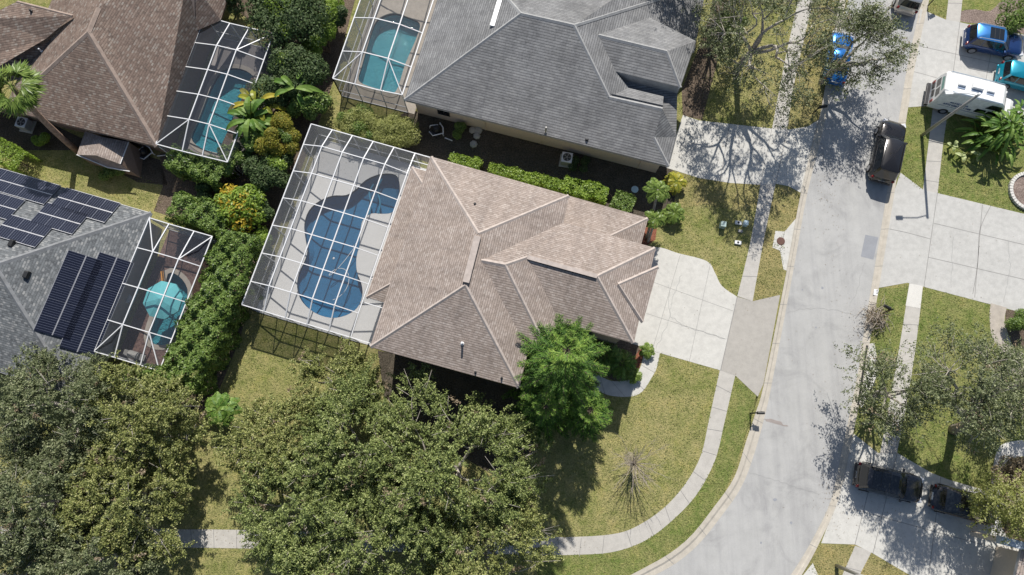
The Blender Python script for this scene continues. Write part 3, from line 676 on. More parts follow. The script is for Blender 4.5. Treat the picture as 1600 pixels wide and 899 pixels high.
# sunken entry roof in the notch
N_ = dict(a=B_['v2'] - Vector((0, 0, .9)), b=B_['we'] + Vector((0, 0, -.9)), c=B_['e1'] + Vector((0, 0, -.1)), d=B_['r4'] - Vector((0, 0, 1.0)), e=B_['v1'] - Vector((0, 0, .5)))
roof_mesh('roof', N_, [('a', 'b', 'c', 'd', 'e')], M['roofB'], hB)
caps(B_, [('a', 'r1'), ('r1', 'r2'), ('r2', 'r3'), ('r3', 'r4'), ('r2', 'r2n'), ('r1', 'nwc'), ('w1', 'w2'), ('w2', 'we'), ('j', 'b')], M['capB'], hB)
mb = MB(); mb.add([B_['we'] + Vector((0, 0, .02)), B_['v2'] + Vector((0, 0, .02)), B_['v2'] - Vector((0, 0, 1)), B_['we'] - Vector((0, 0, 1))], [(0, 1, 2, 3)])
mb.add([B_['r3'] - vB * .3, B_['r4'] - vB * .3, B_['r4'] - vB * .3 - Vector((0, 0, 1)), B_['r3'] - vB * .3 - Vector((0, 0, 1))], [(0, 1, 2, 3)]); mb.build('fascia', M['capB'], hB)
ne = B_['we2']; loopB = [B_['a'], B_['wcor'], PP(B_['wcor'], 3, 5, 0), Vector((ne.x - 1, ne.y + 2, ZB)), Vector((ne.x, ne.y, ZB)), Vector((B_['we'].x, B_['we'].y, ZB)), B_['e1'], B_['b']]
mb = MB(); pa, pb = B_['a'], B_['b']; o_ = vB * .03
mb.add([pa + o_ - Vector((0, 0, .2)), pb + o_ - Vector((0, 0, .2)), pb + o_, pa + o_], [(0, 1, 2, 3)])
ii = -vB * .55; mb.add([pa - Vector((0, 0, .19)), pa + ii - Vector((0, 0, .19)), pb + ii - Vector((0, 0, .19)), pb - Vector((0, 0, .19))], [(0, 1, 2, 3)])
mb.add([pb + uB * .02, B_['e1'] + uB * .02, B_['e1'] + uB * .02 - Vector((0, 0, .2)), pb + uB * .02 - Vector((0, 0, .2))], [(0, 1, 2, 3)])
mb.add([B_['we'] + uB * .02, ne + uB * .02, ne + uB * .02 - Vector((0, 0, .2)), B_['we'] + uB * .02 - Vector((0, 0, .2))], [(0, 1, 2, 3)]); mb.build('gutter', M['capB'], hB)
wB, wptsB = walls(loopB, .5, ZB - .15, M['wallB'], hB)
pw = G(690, 176, 1.9).to_2d(); aw = B_['a'].to_2d() - vB.to_2d() * .5
pw = aw + uB.to_2d() * (pw - aw).dot(uB.to_2d()) ; window(hB, pw, vB.to_2d(), .9, .8, 1.3, M['darkm'])
for px_ in (755, 850, 1015):
    q = aw + uB.to_2d() * (G(px_, 200, 1.5).to_2d() - aw).dot(uB.to_2d()) + vB.to_2d() * .04
    m = MB(); m.tube([(q.x, q.y, .1), (q.x, q.y, 1.6)], .04, 6); m.build('pipe', M['wallB'], hB)
vent(852.5, 207, PLB['S'], .9, .07, M['greym'], hB); vent(917, 218, PLB['S'], .15, .08, M['darkm'], hB)
p = on_plane(769, 42, PLB['W']); q = on_plane(785, -12, PLB['W']); m = MB(); m.bar(p + Vector((0, 0, .1)), q + Vector((0, 0, .1)), .33, .12); m.build('flashing', M['white'], hB)

# ---- house C: brown shingles top-left
ZC = 2.9; PC = R(26)
hC = thing('house', 'one-storey house under the reddish-brown shingle roof at the top left', 'house', G(150, 100, 0))
C1 = {}
PLC = dict(S=eaveplane((245, 229), (60, 184), ZC, (137, 80), PC)); PLC['E'] = eaveplane((245, 229), (308, 60), ZC, (137, 80), PC)
def Cc(k, x, y, pl=None, z=None, d=C1): d[k] = on_plane(x, y, PLC[pl]) if pl else G(x, y, ZC if z is None else z)
Cc('a', 245, 229); Cc('k', 137.4, 50, 'S'); zk = C1['k'].z; Cc('k2', 153.4, 12, z=zk); Cc('h', 50, 123, 'S'); 
uC = (C1['a'] - G(60, 184, ZC)); uC.z = 0; uC.normalize(); vC = Vector((uC.y, -uC.x, 0))
C1['sw'] = C1['a'] - uC * 20; C1['hw'] = C1['k'] - uC * 9.5 + vC * 9.5 - Vector((0, 0, 9.5 * math.tan(PC)))
dk = (zk - ZC) / math.tan(PC)
C1['hw'] = C1['k'] - uC * dk + vC * dk - Vector((0, 0, zk - ZC))
C1['ne'] = G(308, 60, ZC); C1['k3'] = C1['k2'] + uC * 3.2 - vC * 1.6; C1['k3'].z = zk; C1['nn'] = C1['ne'] - vC * 9
PLC['W'] = downplane(C1['k'], -uC, PC)
C1['nw2'] = C1['k2'] - uC * dk - vC * 6 - Vector((0, 0, zk - ZC)); C1['k2n'] = C1['k2'] - vC * 6
C1['ctr'] = C1['k2n'] + uC * 5
C1['wf'] = C1['hw'] - uC * 6; C1['wfn'] = C1['wf'] - vC * 16
print('C ridge', zk, C1['h'].z)
roof_mesh('roof', C1, [('hw', 'k', 'a'), ('a', 'k', 'k2', 'k2n', 'ctr', 'nn'), ('k', 'hw', 'nw2', 'k2n', 'k2')], M['roofC'], hC)
caps(C1, [('a', 'k'), ('k', 'hw'), ('k', 'k2')], M['capC'], hC, .4)
# west wing lower roofs
zz = lambda x, y, z: G(x, y, z)
WW = dict(a=zz(0, 100 + 3, 4.2), b=zz(73, 60, 4.3), c=zz(113, 25, 5.0), d=zz(26, 3, 5.2), e=zz(-30, 30, 5.2), f=zz(-30, 92, 4.2),
          g=zz(0, 88, 3.3), h=zz(48, 102, 3.3), i=zz(62, 107, 2.9), j=zz(40, 121, 2.9), k=zz(-30, 140, 2.9), l=zz(-30, 82, 3.3), m=zz(66, 70, 4.0), n=zz(-30, 45, 4.0))
roof_mesh('roof', WW, [('f', 'a', 'b', 'c', 'd', 'e')], M['roofC'], hC)
roof_mesh('roof', dict(WW, q=zz(95, 55, 3.9)), [('n', 'm', 'q', 'i', 'h', 'g', 'l')], M['roofC'], hC)
roof_mesh('roof', WW, [('l', 'g', 'h', 'i', 'j', 'k')], M['roofC'], hC)
caps(WW, [('c', 'd'), ('l', 'h')], M['capC'], hC, .3)
NE = dict(a=zz(301, 51, 3.2), b=zz(345, 32, 2.9), c=zz(362, -25, 2.9), d=zz(300, -30, 5.2), e=zz(278, 0, 4.6))
roof_mesh('roof', NE, [('a', 'b', 'c', 'd'), ('a', 'd', 'e')], M['roofC'], hC); caps(NE, [('a', 'd')], M['capC'], hC, .3)
vent(65, 80, (zz(65, 80, 3.7), Vector((0, 0, 1))), .4, .06, M['white'], hC); vent(48, 17, (zz(48, 17, 5.2), Vector((0, 0, 1))), .2, .06, M['darkm'], hC)
loopC = [C1['a'], C1['sw'], C1['sw'] - vC * 22, C1['nn'], C1['ne']]
mb = MB(); pa, pb = C1['sw'], C1['a']; o_ = vC * .03; dz = Vector((0, 0, .2))
mb.add([pa + o_ - dz, pb + o_ - dz, pb + o_, pa + o_], [(0, 1, 2, 3)]); mb.add([pa - dz, pa - vC * .6 - dz, pb - vC * .6 - dz, pb - dz], [(0, 1, 2, 3)])
mb.add([pb + uC * .03 - dz, C1['nn'] + uC * .03 - dz, C1['nn'] + uC * .03, pb + uC * .03], [(0, 1, 2, 3)]); mb.build('gutter', M['capC'], hC)
wC, wptsC = walls(loopC, .5, ZC - .15, M['wallC'], hC)
q = (C1['a'] - uC * 6 - vC * .5).to_2d(); window(hC, q, vC.to_2d(), 1.4, 1.2, 1.5)

# ---- house D: slate shingles and solar panels, left
ZD = 2.9; PD = R(24)
hD = thing('house', 'one-storey house under the mottled slate-grey shingle roof with solar panels at the left', 'house', G(40, 430, 0))
D1 = {}; PLD = dict(E=eaveplane((236, 333), (152, 551), ZD, (50, 430), PD), N=eaveplane((236, 333), (0, 265), ZD, (50, 430), PD))
D1['ne'] = G(236, 333, ZD); D1['se'] = G(131, 622, ZD); D1['ap'] = on_plane(-3, 424, PLD['E'])
uD = (G(236, 333, ZD) - G(0, 265, ZD)); uD.z = 0; uD.normalize(); vD = Vector((uD.y, -uD.x, 0))
ht = (D1['se'] - D1['ne']).dot(vD); D1['se'] = D1['ne'] + vD * ht; hh = ht / 2; ap = D1['ne'] + vD * hh - uD * hh + Vector((0, 0, hh * math.tan(PD)))
print('D apex', ap, D1['ap'])
D1['ap'] = ap; D1['apw'] = ap - uD * 14; D1['nw'] = D1['ne'] - uD * (hh + 14); D1['sw'] = D1['se'] - uD * (hh + 14)
PLD['N'] = downplane(D1['ne'], -vD, PD); PLD['E'] = downplane(D1['ne'], uD, PD)
roof_mesh('roof', D1, [('ne', 'ap', 'se'), ('ne', 'nw', 'apw', 'ap'), ('ap', 'apw', 'sw', 'se')], M['roofD'], hD)
caps(D1, [('ne', 'ap'), ('ap', 'se'), ('ap', 'apw')], M['capD'], hD, .36)
loopD = [D1[k] for k in ('ne', 'nw', 'sw', 'se')]; fascia(loopD, hD, M['trimw']); walls(loopD, .5, ZD - .15, M['wallD'], hD)
for x, y, pl in ((43, 430, 'E'), (20, 381, 'N')):
    p = on_plane(x, y, PLD[pl]); m = MB(); m.box((p.x, p.y, p.z + .12), (.35, .55, .28), -R(16), 0, .8); m.build('roof_vent', M['black'], hD, bevel=.03)
# solar arrays
def solarmat():
    t = NT('solar_cells'); uv = t.coord('UV'); sep = t.n('ShaderNodeSeparateXYZ'); t.l(uv, sep.inputs[0])
    cols = []
    for ax, per, wdt in ((1, .165, .13), (1, .165, .13)):
        dv = t.n('ShaderNodeMath', operation='DIVIDE'); t.l(sep.outputs[ax], dv.inputs[0]); dv.inputs[1].default_value = per
        fr = t.n('ShaderNodeMath', operation='FRACT'); t.l(dv.outputs[0], fr.inputs[0])
        cols.append(t.ramp(fr.outputs[0], [(0, (1, 1, 1)), (wdt, (0, 0, 0))]))
    f = t.mix(1, cols[0], cols[1], 'LIGHTEN')
    c = t.mix(f, (.010, .012, .024), (.17, .19, .26)); return t.fin(c, .22, 0, spec=.5)
M['solar'] = solarmat()
def solar(corner_px, pl, du, dv, nu, nv, label, cw=1.0, ch=1.1, gap=.05, swap=False, rowlines=False):
    """one array: nu x nv panels from the upper-left corner, along roof-plane axes"""
    P, n = pl; O = on_plane(corner_px[0], corner_px[1], pl) + n * .12
    a = (du - n * du.dot(n)).normalized(); b = (dv - n * dv.dot(n)).normalized()
    t = thing('solar_array', label, 'solar panels', O, group='solar arrays on the slate-grey roof')
    for i in range(nu):
        for j in range(nv):
            p0 = a * (i * (cw + gap)) + b * (j * (ch + gap)); m = MB(); e = n * .04
            q = [p0, p0 + a * cw, p0 + a * cw + b * ch, p0 + b * ch]
            m.add([v - e for v in q] + [v for v in q], [(0, 1, 5, 4), (1, 2, 6, 5), (2, 3, 7, 6), (3, 0, 4, 7), (4, 5, 6, 7)], 1)
            ia, ib = (.004, .035) if swap else (.035, .004); c = [p0 + a * ia + b * ib, p0 + a * (cw - ia) + b * ib, p0 + a * (cw - ia) + b * (ch - ib), p0 + a * ia + b * (ch - ib)]
            m.add([v + n * .004 for v in c], [(0, 1, 2, 3)], 0)
            uvs = [(0, 0), (cw - .04, 0), (cw - .04, ch), (0, ch)]
            if swap: uvs = [(y, x) for x, y in uvs]
            m.uv[len(m.f) - 1] = uvs
            m.build('solar_panel', [M['solar'], M['trimg']], t)
M['trimg'] = plain('silver_frame', (.45, .45, .46), .4, .5)
dE = uD; sE = vD
solar((107, 391), PLD['E'], uD, vD, 2, 5, 'solar array of ten panels, left one of the pair next to the screened patio', 1.14, 1.15, .006)
solar((155.5, 394), PLD['E'], uD, vD, 2, 6, 'longest solar array, right one of the pair next to the screened patio', 1.14, 1.15, .006)
solar((105, 295), PLD['N'], uD, vD, 4, 2, 'solar array nearest the upper right tip of the slate-grey roof', 1.05, .97, .006, True)
solar((76, 318), PLD['N'], uD, vD, 3, 2, 'solar array just below the array at the roof tip', 1.05, .97, .006, True)
solar((-28, 256), PLD['N'], uD, vD, 6, 2, 'solar array along the top edge of the slate-grey roof, cut by the frame edge', 1.05, .97, .006, True)
solar((19, 337), PLD['N'], uD, vD, 3, 2, 'lowest solar array on the sunny slope above the black roof vent', 1.05, .97, .006, True)
solar((-44, 290), PLD['N'], uD, vD, 4, 2, 'solar array half hidden by the frame edge, second row from the top', 1.05, .97, .006, True)

# ---- house E: only its corner shows at the bottom right
hE = thing('house', 'corner of a pinkish-roofed house at the bottom right edge', 'house', G(1620, 880, 0))
e0 = G(1589, 848, 2.9); uE = Vector((.27, -.963, 0)).normalized(); uE = Vector((-.22, -.975, 0)).normalized(); wE = Vector((-uE.y, uE.x, 0))
E_ = dict(a=G(1598, 852, 2.9), b=G(1586, 905, 2.9)); dd = (E_['b'] - E_['a']).normalized(); nn = Vector((-dd.y, dd.x, 0)); nn = nn if nn.x > 0 else -nn
E_['b'] = E_['a'] + dd * 10; E_['c'] = E_['b'] + nn * 8 + Vector((0, 0, 3.6)); E_['d'] = E_['a'] + nn * 8 + Vector((0, 0, 3.6))
roof_mesh('roof', E_, [('a', 'b', 'c', 'd')], M['roofA'], hE)
lp = [E_['a'], E_['a'] + nn * 8, E_['b'] + nn * 8, E_['b']]; mb = MB(); mb.add([E_['a'], E_['b'], E_['b'] - Vector((0, 0, .25)), E_['a'] - Vector((0, 0, .25))], [(0, 1, 2, 3)]); mb.build('gutter', M['trimg'], hE)
walls(lp, .4, 2.7, M['wallB'], hE)
f0, f1 = G(1564, 838, 3.2), G(1640, 858, 3.2); dd2 = (f1 - f0).normalized(); m = MB(); m.bar(f0 - Vector((0, .25, .25)), f1 - Vector((0, .25, .25)), .5, .5); m.build('porch_beam', plain('bluegrey_paint', (.42, .47, .52), .6), hE)
m = MB()
for s_ in (.06,): q = f0.lerp(f1, s_); m.box((q.x, q.y - .25, 1.4), (.3, .3, 2.8), 0)
m.build('porch_post', M['wallB'], hE)

# ------------------------------------------------------------------ pools and decks
def pool(name, label, outline, deckpx, deckmat, basin, water, coping=None, zd=.03, depth=.85, extra=None):
    c = G(sum(p[0] for p in outline) / len(outline), sum(p[1] for p in outline) / len(outline), 0)
    t = thing(name, label, 'swimming pool', c)
    def B_(mb, n, m, par=t, **k):
        o = mb.build(n, m, par, **k); o.matrix_parent_inverse = Matrix.Translation(-c); return o
    P = [p.xyz for p in GP(outline, 0)]; P2 = [Vector((p.x, p.y, 0)) for p in P]
    ar = sum(P2[i].x * P2[(i + 1) % len(P2)].y - P2[(i + 1) % len(P2)].x * P2[i].y for i in range(len(P2)))
    if ar < 0: P2 = P2[::-1]
    mb = MB(); n = len(P2)
    ctr = Vector((sum(p.x for p in P2) / n, sum(p.y for p in P2) / n, 0))
    lv = [(1, zd, 0), (1, -.55, 0), (.9, -depth, 0)]
    rings = [[Vector((ctr.x + (p.x - ctr.x) * k, ctr.y + (p.y - ctr.y) * k, z)) for p in P2] for k, z, _ in lv]
    for a, b in zip(rings[:-1], rings[1:]):
        mb.add(a + b, [(n + i, n + (i + 1) % n, (i + 1) % n, i)[::-1] for i in range(n)])
    mb.poly(rings[-1]); B_(mb, 'basin', basin)
    mb = MB()   # tile line at the water's edge
    a = inset([Vector((p.x, p.y, 0)) for p in P2], .01); mb.add([(p.x, p.y, zd) for p in a] + [(p.x, p.y, -.28) for p in a], [(i, (i + 1) % n, n + (i + 1) % n, n + i) for i in range(n)]); B_(mb, 'tile_band', M['tile'])
    mb = MB(); mb.poly([Vector((p.x, p.y, -.09)) for p in P2]); B_(mb, 'water', water)
    if deckpx:
        mb = MB(); mb.poly(GP(deckpx, zd), 0, [[Vector((p.x, p.y, zd)) for p in P2]]); struct(mb.build('pool_deck', deckmat), None)
    if coping:
        mb = MB(); o1 = inset([Vector((p.x, p.y, 0)) for p in P2], -.32); o0 = inset([Vector((p.x, p.y, 0)) for p in P2], .03)
        mb.add([(p.x, p.y, zd + .035) for p in o0] + [(p.x, p.y, zd + .035) for p in o1] + [(p.x, p.y, -.02) for p in o0] + [(p.x, p.y, zd) for p in o1],
               [(i, n + i, n + (i + 1) % n, (i + 1) % n) for i in range(n)] + [(2 * n + i, i, (i + 1) % n, 2 * n + (i + 1) % n) for i in range(n)] + [(n + i, 3 * n + i, 3 * n + (i + 1) % n, n + (i + 1) % n) for i in range(n)])
        B_(mb, 'coping', coping)
    return t, c, B_
# deck outlines are the cage footprints (computed below from the cage corners)
def frame_uv(c0, cu, cv, z):
    O = G(*c0, z); U = G(*cu, z) - O; V = G(*cv, z) - O; lu = U.length; U = U / lu; Vn = V - U * V.dot(U); lv = Vn.length
    O = Vector((O.x, O.y, 0)); return O, Vector((U.x, U.y, 0)).normalized(), Vector((Vn.x, Vn.y, 0)).normalized(), lu, lv
def frame_ax(c0, cu, cv, z, U, V):
    O = G(*c0, z); du = G(*cu, z) - O; dv = G(*cv, z) - O
    print('cage axes', math.degrees(math.atan2(du.y, du.x)), math.degrees(math.atan2(U.y, U.x)), math.degrees(math.atan2(dv.y, dv.x)), math.degrees(math.atan2(V.y, V.x)))
    return Vector((O.x, O.y, 0)), U.copy(), V.copy(), du.dot(U), dv.dot(V)
def cage(label, O, U, V, lu, lv, us, vs, zf, walls_, diags, mat, sm, wsm, rail=.95, beamw=.075, skip=()):
    """us/vs: grid positions along U/V; zf(i,j): height; walls_: which of u0,u1,v0,v1 have posts and screens"""
    t = thing('pool_cage', label, 'screen enclosure', O + U * lu / 2 + V * lv / 2); c = Vector(t.location)
    def bd(mb, n, m):
        o = mb.build(n, m, t); o.matrix_parent_inverse = Matrix.Translation(-c); return o
    P = lambda i, j: O + U * us[i] + V * vs[j] + Vector((0, 0, zf(i, j)))
    nu, nv = len(us), len(vs)
    for i in range(nu):
        if ('u', i) in skip: continue
        mb = MB()
        for j in range(nv - 1):
            if (i, j, 'v') in skip: continue
            mb.bar(P(i, j), P(i, j + 1), beamw, beamw * 1.3)
        if mb.f: bd(mb, 'roof_beam', mat)
    for j in range(nv):
        if ('v', j) in skip: continue
        mb = MB()
        for i in range(nu - 1):
            if (i, j, 'u') in skip: continue
            mb.bar(P(i, j), P(i + 1, j), beamw * .85, beamw)
        if mb.f: bd(mb, 'purlin', mat)
    for (a, b) in diags:
        mb = MB(); mb.bar(P(*a), P(*b), beamw * .8, beamw); bd(mb, 'brace', mat)
    sc = MB()
    for i in range(nu - 1):
        for j in range(nv - 1):
            if (i, j, 'q') in skip: continue
            e = Vector((0, 0, .0)); sc.add([P(i, j) + e, P(i, j + 1) + e, P(i + 1, j + 1) + e, P(i + 1, j) + e], [(0, 1, 2, 3)])
    bd(sc, 'roof_screen', sm)
    for w in walls_:
        nodes = {'u0': [(0, j) for j in range(nv)], 'u1': [(nu - 1, j) for j in range(nv)], 'v0': [(i, 0) for i in range(nu)], 'v1': [(i, nv - 1) for i in range(nu)]}[w]
        ws = MB(); rl = MB()
        for k, nd in enumerate(nodes):
            p = P(*nd); g = Vector((p.x, p.y, 0)); mb = MB(); mb.bar(g, p, beamw * .9, beamw * .9); bd(mb, 'post', mat)
            if k:
                q = P(*nodes[k - 1]); ws.add([g, p, q, Vector((q.x, q.y, 0))], [(0, 1, 2, 3)])
                rl.bar(g + Vector((0, 0, rail)), Vector((q.x, q.y, rail)), .05, .05); rl.bar(g + Vector((0, 0, .04)), Vector((q.x, q.y, .04)), .06, .06)
        bd(ws, 'wall_screen', wsm); bd(rl, 'chair_rail', mat)
    return t
# cage A over the kidney pool
ZK = 2.75
OA, UA, VA, LU, LV = frame_ax((486.5, 194), (649.5, 237), (387, 479), ZK, uA, vA)
LU2 = (G(577, 538.7, ZK) - Vector((OA.x, OA.y, ZK)) - VA * LV).dot(UA)
mU = 1.15; vsA = [0, 1.75, 3.95, 6.15, 8.35, 10.55, 12.75, LV]; usA = [0, LU * .205, LU * .40, LU * .60, LU * .80, LU]
k_ = (LV - 1.9) / 12.75
vsA = [0, 1.7] + [1.7 + (LV - 1.7 - 1.75) * i / 5 for i in range(1, 6)] + [LV]
def zA(i, j): return ZK if (i == 0 or j == 0 or j == len(vsA) - 1) else (3.5 if i < 5 else 3.0)
cgA = cage('large white-framed screen cage over the kidney-shaped pool', OA, UA, VA, LU, LV, usA, vsA, zA, ('u0', 'v0', 'v1'), [((0, 0), (1, 1)), ((0, 7), (1, 6))] if False else [], M['alu'], M['screen'], M['wscreen'])
# its two side bays towards the house
mb = MB(); a = OA + UA * LU + Vector((0, 0, ZK)); b = OA + UA * (LU + 2.55) + Vector((0, 0, ZK)); dv = VA * 1.15
sc = MB()
for s0, s1 in ((a, b),): mb.bar(s0, s1, .07, .09); mb.bar(s0 + VA * 1.15, s1 + VA * 1.15 - UA * .5, .07, .09); mb.bar(s0 + VA * .6, s1 + VA * .6 - UA * .3, .05, .06)
sc.add([a, a + VA * 1.15, b + VA * 1.15, b], [(0, 1, 2, 3)])
a2 = OA + UA * LU + VA * (LV - 0) + Vector((0, 0, ZK)); b2 = OA + UA * LU2 + VA * LV + Vector((0, 0, ZK)); h2 = 4.3
mb.bar(a2, b2, .07, .09); mb.bar(a2 - VA * 2.6, b2 - VA * 2.6 + UA * .6, .06, .08); mb.bar(a2 - VA * h2, b2 - VA * h2 + UA * .7, .06, .08)
sc2 = MB(); sc2.add([a2, b2 + UA * .6, b2 + UA * .7 - VA * h2, a2 - VA * h2], [(0, 1, 2, 3)])
cA = Vector(cgA.location)
for m_, n_, mt in ((mb, 'side_beam', M['alu']), (sc, 'side_screen', M['screen']), (sc2, 'side_screen', M['screen'])):
    o = m_.build(n_, mt, cgA); o.matrix_parent_inverse = Matrix.Translation(-cA)
def quadpx(O, U, V, lu, lv): return [O, O + U * lu, O + U * lu + V * lv, O + V * lv]
def deck(outline_world, hole, mat, zd, joints=None):
    mb = MB(); hp = [Vector((p.x, p.y, zd)) for p in GP(hole, 0)]
    mb.poly([Vector((p.x, p.y, zd)) for p in outline_world], 0, [hp]); return struct(mb.build('pool_deck', mat))
deck(quadpx(OA, UA, VA, LU + 3.5, LV), poolA, M['deck'], .03)
tA, cA_, BA = pool('swimming_pool', 'dark blue kidney-shaped pool under the large white screen cage', poolA, None, None, M['bluep'], M['water'], None)
for k_, arc in enumerate((((597, 280), (590, 296), (594, 318), (590, 336)), ((584, 288), (577, 302), (580, 320), (575, 340)))):
    mb = MB(); mb.tube(GP(spline(arc, False, 4), -.28), .07, 6); o = mb.build('step', M['tealp'], tA); o.matrix_parent_inverse = Matrix.Translation(-cA_)
# pool hose
mb = MB(); hp = []
for k in range(60):
    t = k / 59; x = 520 + 22 * math.sin(t * 9) * (1 - t * .3) + 25 * t; y = 455 - 70 * t + 14 * math.cos(t * 11)
    q = G(x, y, -.08); hp.append(q)
mb.tube(hp, .022, 5); o = mb.build('pool_hose', M['white']); tag(o, 'thin pale cleaner hose curled on the kidney pool water', 'hose')
mb = MB(); q = G(521, 404, -.05); mb.lathe((q.x, q.y, -.08), [(.09, 0), (.1, .05), (.06, .09)], 10); o = mb.build('pool_skimmer', M['white']); tag(o, 'small white float on the kidney pool', 'pool float')

def std(nu, nv, lu, lv, m=1.25, mv=1.5, z0=2.75, z1=3.45, house='u0', zh=2.95):
    us = [0] + [m + (lu - 2 * m) * i / (nu - 2) for i in range(nu - 1)] + [lu] if nu > 2 else [0, lu / 2, lu]
    vs = [0] + [mv + (lv - 2 * mv) * i / (nv - 2) for i in range(nv - 1)] + [lv]
    def zf(i, j):
        per = i == 0 or i == len(us) - 1 or j == 0 or j == len(vs) - 1
        return (zh if (i == 0 and house == 'u0') or (i == len(us) - 1 and house == 'u1') else z0) if per else z1
    return us, vs, zf
# cage B
OB, UB_, VB_, LUb, _ = frame_ax((520, 123), (629.5, 150), (478, 0), 2.75, uB, -vB)
us, vs, zf = std(3, 5, LUb, 13.5, 1.75, 2.35, 2.75, 3.4, 'u1'); nU, nV = len(us), len(vs)
cage('white-roofed screen cage over the teal pool beside the grey-roofed house', OB, UB_, VB_, LUb, 13.5, us, vs, zf, ('u0', 'v0'), [((0, 0), (1, 1)), ((nU - 1, 0), (nU - 2, 1))], M['alu'], M['screen'], M['wscreen'])
deck(quadpx(OB, UB_, VB_, LUb + .5, 13.5), poolB, M['stone'], .03)
pool('swimming_pool', 'bright teal pool at the top centre beside the grey-roofed house', poolB, None, None, M['tealp'], M['watert'], M['stone'])
# cage C
OC, UC_, VC_, LUc, LVc = frame_ax((246, 227), (357, 249.5), (317, 27), 2.75, uC, -vC)
us, vs, zf = std(3, 5, LUc, LVc, 1.95, 2.3, 2.75, 3.35, 'u0'); nU, nV = len(us), len(vs)
cage('screen cage with bluish panels beside the brown-roofed house at top left', OC, UC_, VC_, LUc, LVc, us, vs, zf, ('u1', 'v0', 'v1'), [((0, 0), (1, 1)), ((nU - 1, 0), (nU - 2, 1)), ((nU - 1, nV - 1), (nU - 2, nV - 2))], M['alu'], M['screend'], M['wscreen'])
deck(quadpx(OC, UC_, VC_, LUc, LVc), poolC, M['darkdeck'], .03)
pool('swimming_pool', 'teal pool with pale stone rim beside the brown-roofed house', poolC, None, None, M['tealp'], M['watert'], M['stone'])
# cage D
OD, UD_, VD_, LUd, LVd = frame_ax((236, 342), (332, 370), (154, 551), 2.75, uD, vD)
us, vs, zf = std(3, 4, LUd, LVd, 1.4, 2.3, 2.75, 3.3, 'u0'); nU, nV = len(us), len(vs)
cage('screen cage over the small patio with the teal parasol at the left', OD, UD_, VD_, LUd, LVd, us, vs, zf, ('u1', 'v0', 'v1'), [((0, 0), (1, 1)), ((nU - 1, 0), (nU - 2, 1)), ((0, nV - 1), (1, nV - 2)), ((nU - 1, nV - 1), (nU - 2, nV - 2))], M['alu'], M['screend'], M['wscreen'])
M['paver'] = mulch('brown_pavers', (.19, .12, .10), (.30, .20, .165), 5)
deck(quadpx(OD, UD_, VD_, LUd, LVd), poolD, M['paver'], .03)
pool('swimming_pool', 'small teal pool half hidden below the teal parasol', poolD, None, None, M['tealp'], M['watert'], M['stone'])
exec_after = []

# ------------------------------------------------------------------ patio furniture
def parasol(c, r, h, label):
    t = thing('parasol', label, 'parasol', (c.x, c.y, .03)); n = 8
    mb = MB(); ap = (0, 0, h); a0 = R(10)
    for k in range(n):
        a, b = a0 + 2 * math.pi * k / n, a0 + 2 * math.pi * (k + 1) / n
        p = (r * math.cos(a), r * math.sin(a), h - .55); q = (r * math.cos(b), r * math.sin(b), h - .55)
        pm = (r * .5 * math.cos(a), r * .5 * math.sin(a), h - .25); qm = (r * .5 * math.cos(b), r * .5 * math.sin(b), h - .25)
        mb.add([ap, pm, qm], [(0, 1, 2)]); mb.add([pm, p, q, qm], [(0, 1, 2, 3)])
        mb.add([p, (p[0], p[1], p[2] - .16), (q[0], q[1], q[2] - .16), q], [(0, 1, 2, 3)])
    mb.build('canopy', M['teal'], t)
    mb = MB(); mb.tube([(0, 0, 0), (0, 0, h - .02)], .03, 8); mb.build('pole', M['trimw'], t)
    mb = MB(); mb.lathe((0, 0, 0), [(.28, 0), (.28, .06), (.06, .1)], 16); mb.build('base', M['darkm'], t)
    mb = MB()
    for k in range(n):
        a = a0 + 2 * math.pi * k / n; mb.bar((0, 0, h - .03), (r * .98 * math.cos(a), r * .98 * math.sin(a), h - .57), .02)
    mb.build('ribs', M['trimw'], t)
p = G(252, 468, 2.3); parasol(p, 1.42, 2.6, 'open teal octagonal parasol on the left patio')
def round_table(px, py, r, label):
    c = G(px, py, .7); t = thing('patio_table', label, 'table', (c.x, c.y, .03))
    mb = MB(); mb.lathe((0, 0, .68), [(r, 0), (r, .03), (r * .97, .035)], 20); mb.build('tabletop', plain('white_resin', (.7, .7, .72), .3), t)
    mb = MB(); mb.tube([(0, 0, 0), (0, 0, .68)], .04, 8); mb.lathe((0, 0, 0), [(.2, 0), (.2, .03), (.03, .05)], 12); mb.build('pedestal', M['greym'], t)
round_table(199, 467, .34, 'round white table between the house and the teal parasol')
round_table(219, 399, .32, 'round whitish table near the top of the left patio')
def grill(px, py, rz):
    c = G(px, py, .5); t = thing('barbecue_grill', 'grey barbecue grill at the lower end of the left patio', 'grill', (c.x, c.y, .03), rz)
    mb = MB(); mb.box((0, 0, .45), (.8, .5, .8)); mb.build('cabinet', M['darkm'], t, bevel=.02)
    mb = MB(); pr = [(.28, 0), (.26, .12), (.16, .22), (0, .26), (-.16, .22), (-.26, .12), (-.28, 0)]
    vs = [(x, y, .85 + z) for x in (-.38, .38) for y, z in pr]; n = len(pr); mb.add(vs, [(i, i + 1, n + i + 1, n + i) for i in range(n - 1)] + [tuple(range(n)), tuple(range(2 * n - 1, n - 1, -1))]); mb.build('lid', M['greym'], t)
    mb = MB(); mb.box((-.62, 0, .83), (.4, .45, .04)); mb.box((.62, 0, .83), (.4, .45, .04)); mb.build('side_shelf', M['greym'], t)
    mb = MB(); mb.bar((-.3, -.32, .95), (.3, -.32, .95), .03); mb.build('handle', M['trimg'], t)
grill(214, 556, -R(16))
mb = MB(); p = G(253, 424, .8); q = G(255, 444, .8)
t = thing('pool_float', 'long orange and yellow float leaning above the teal parasol', 'pool toy', G(254, 434, 0)); 
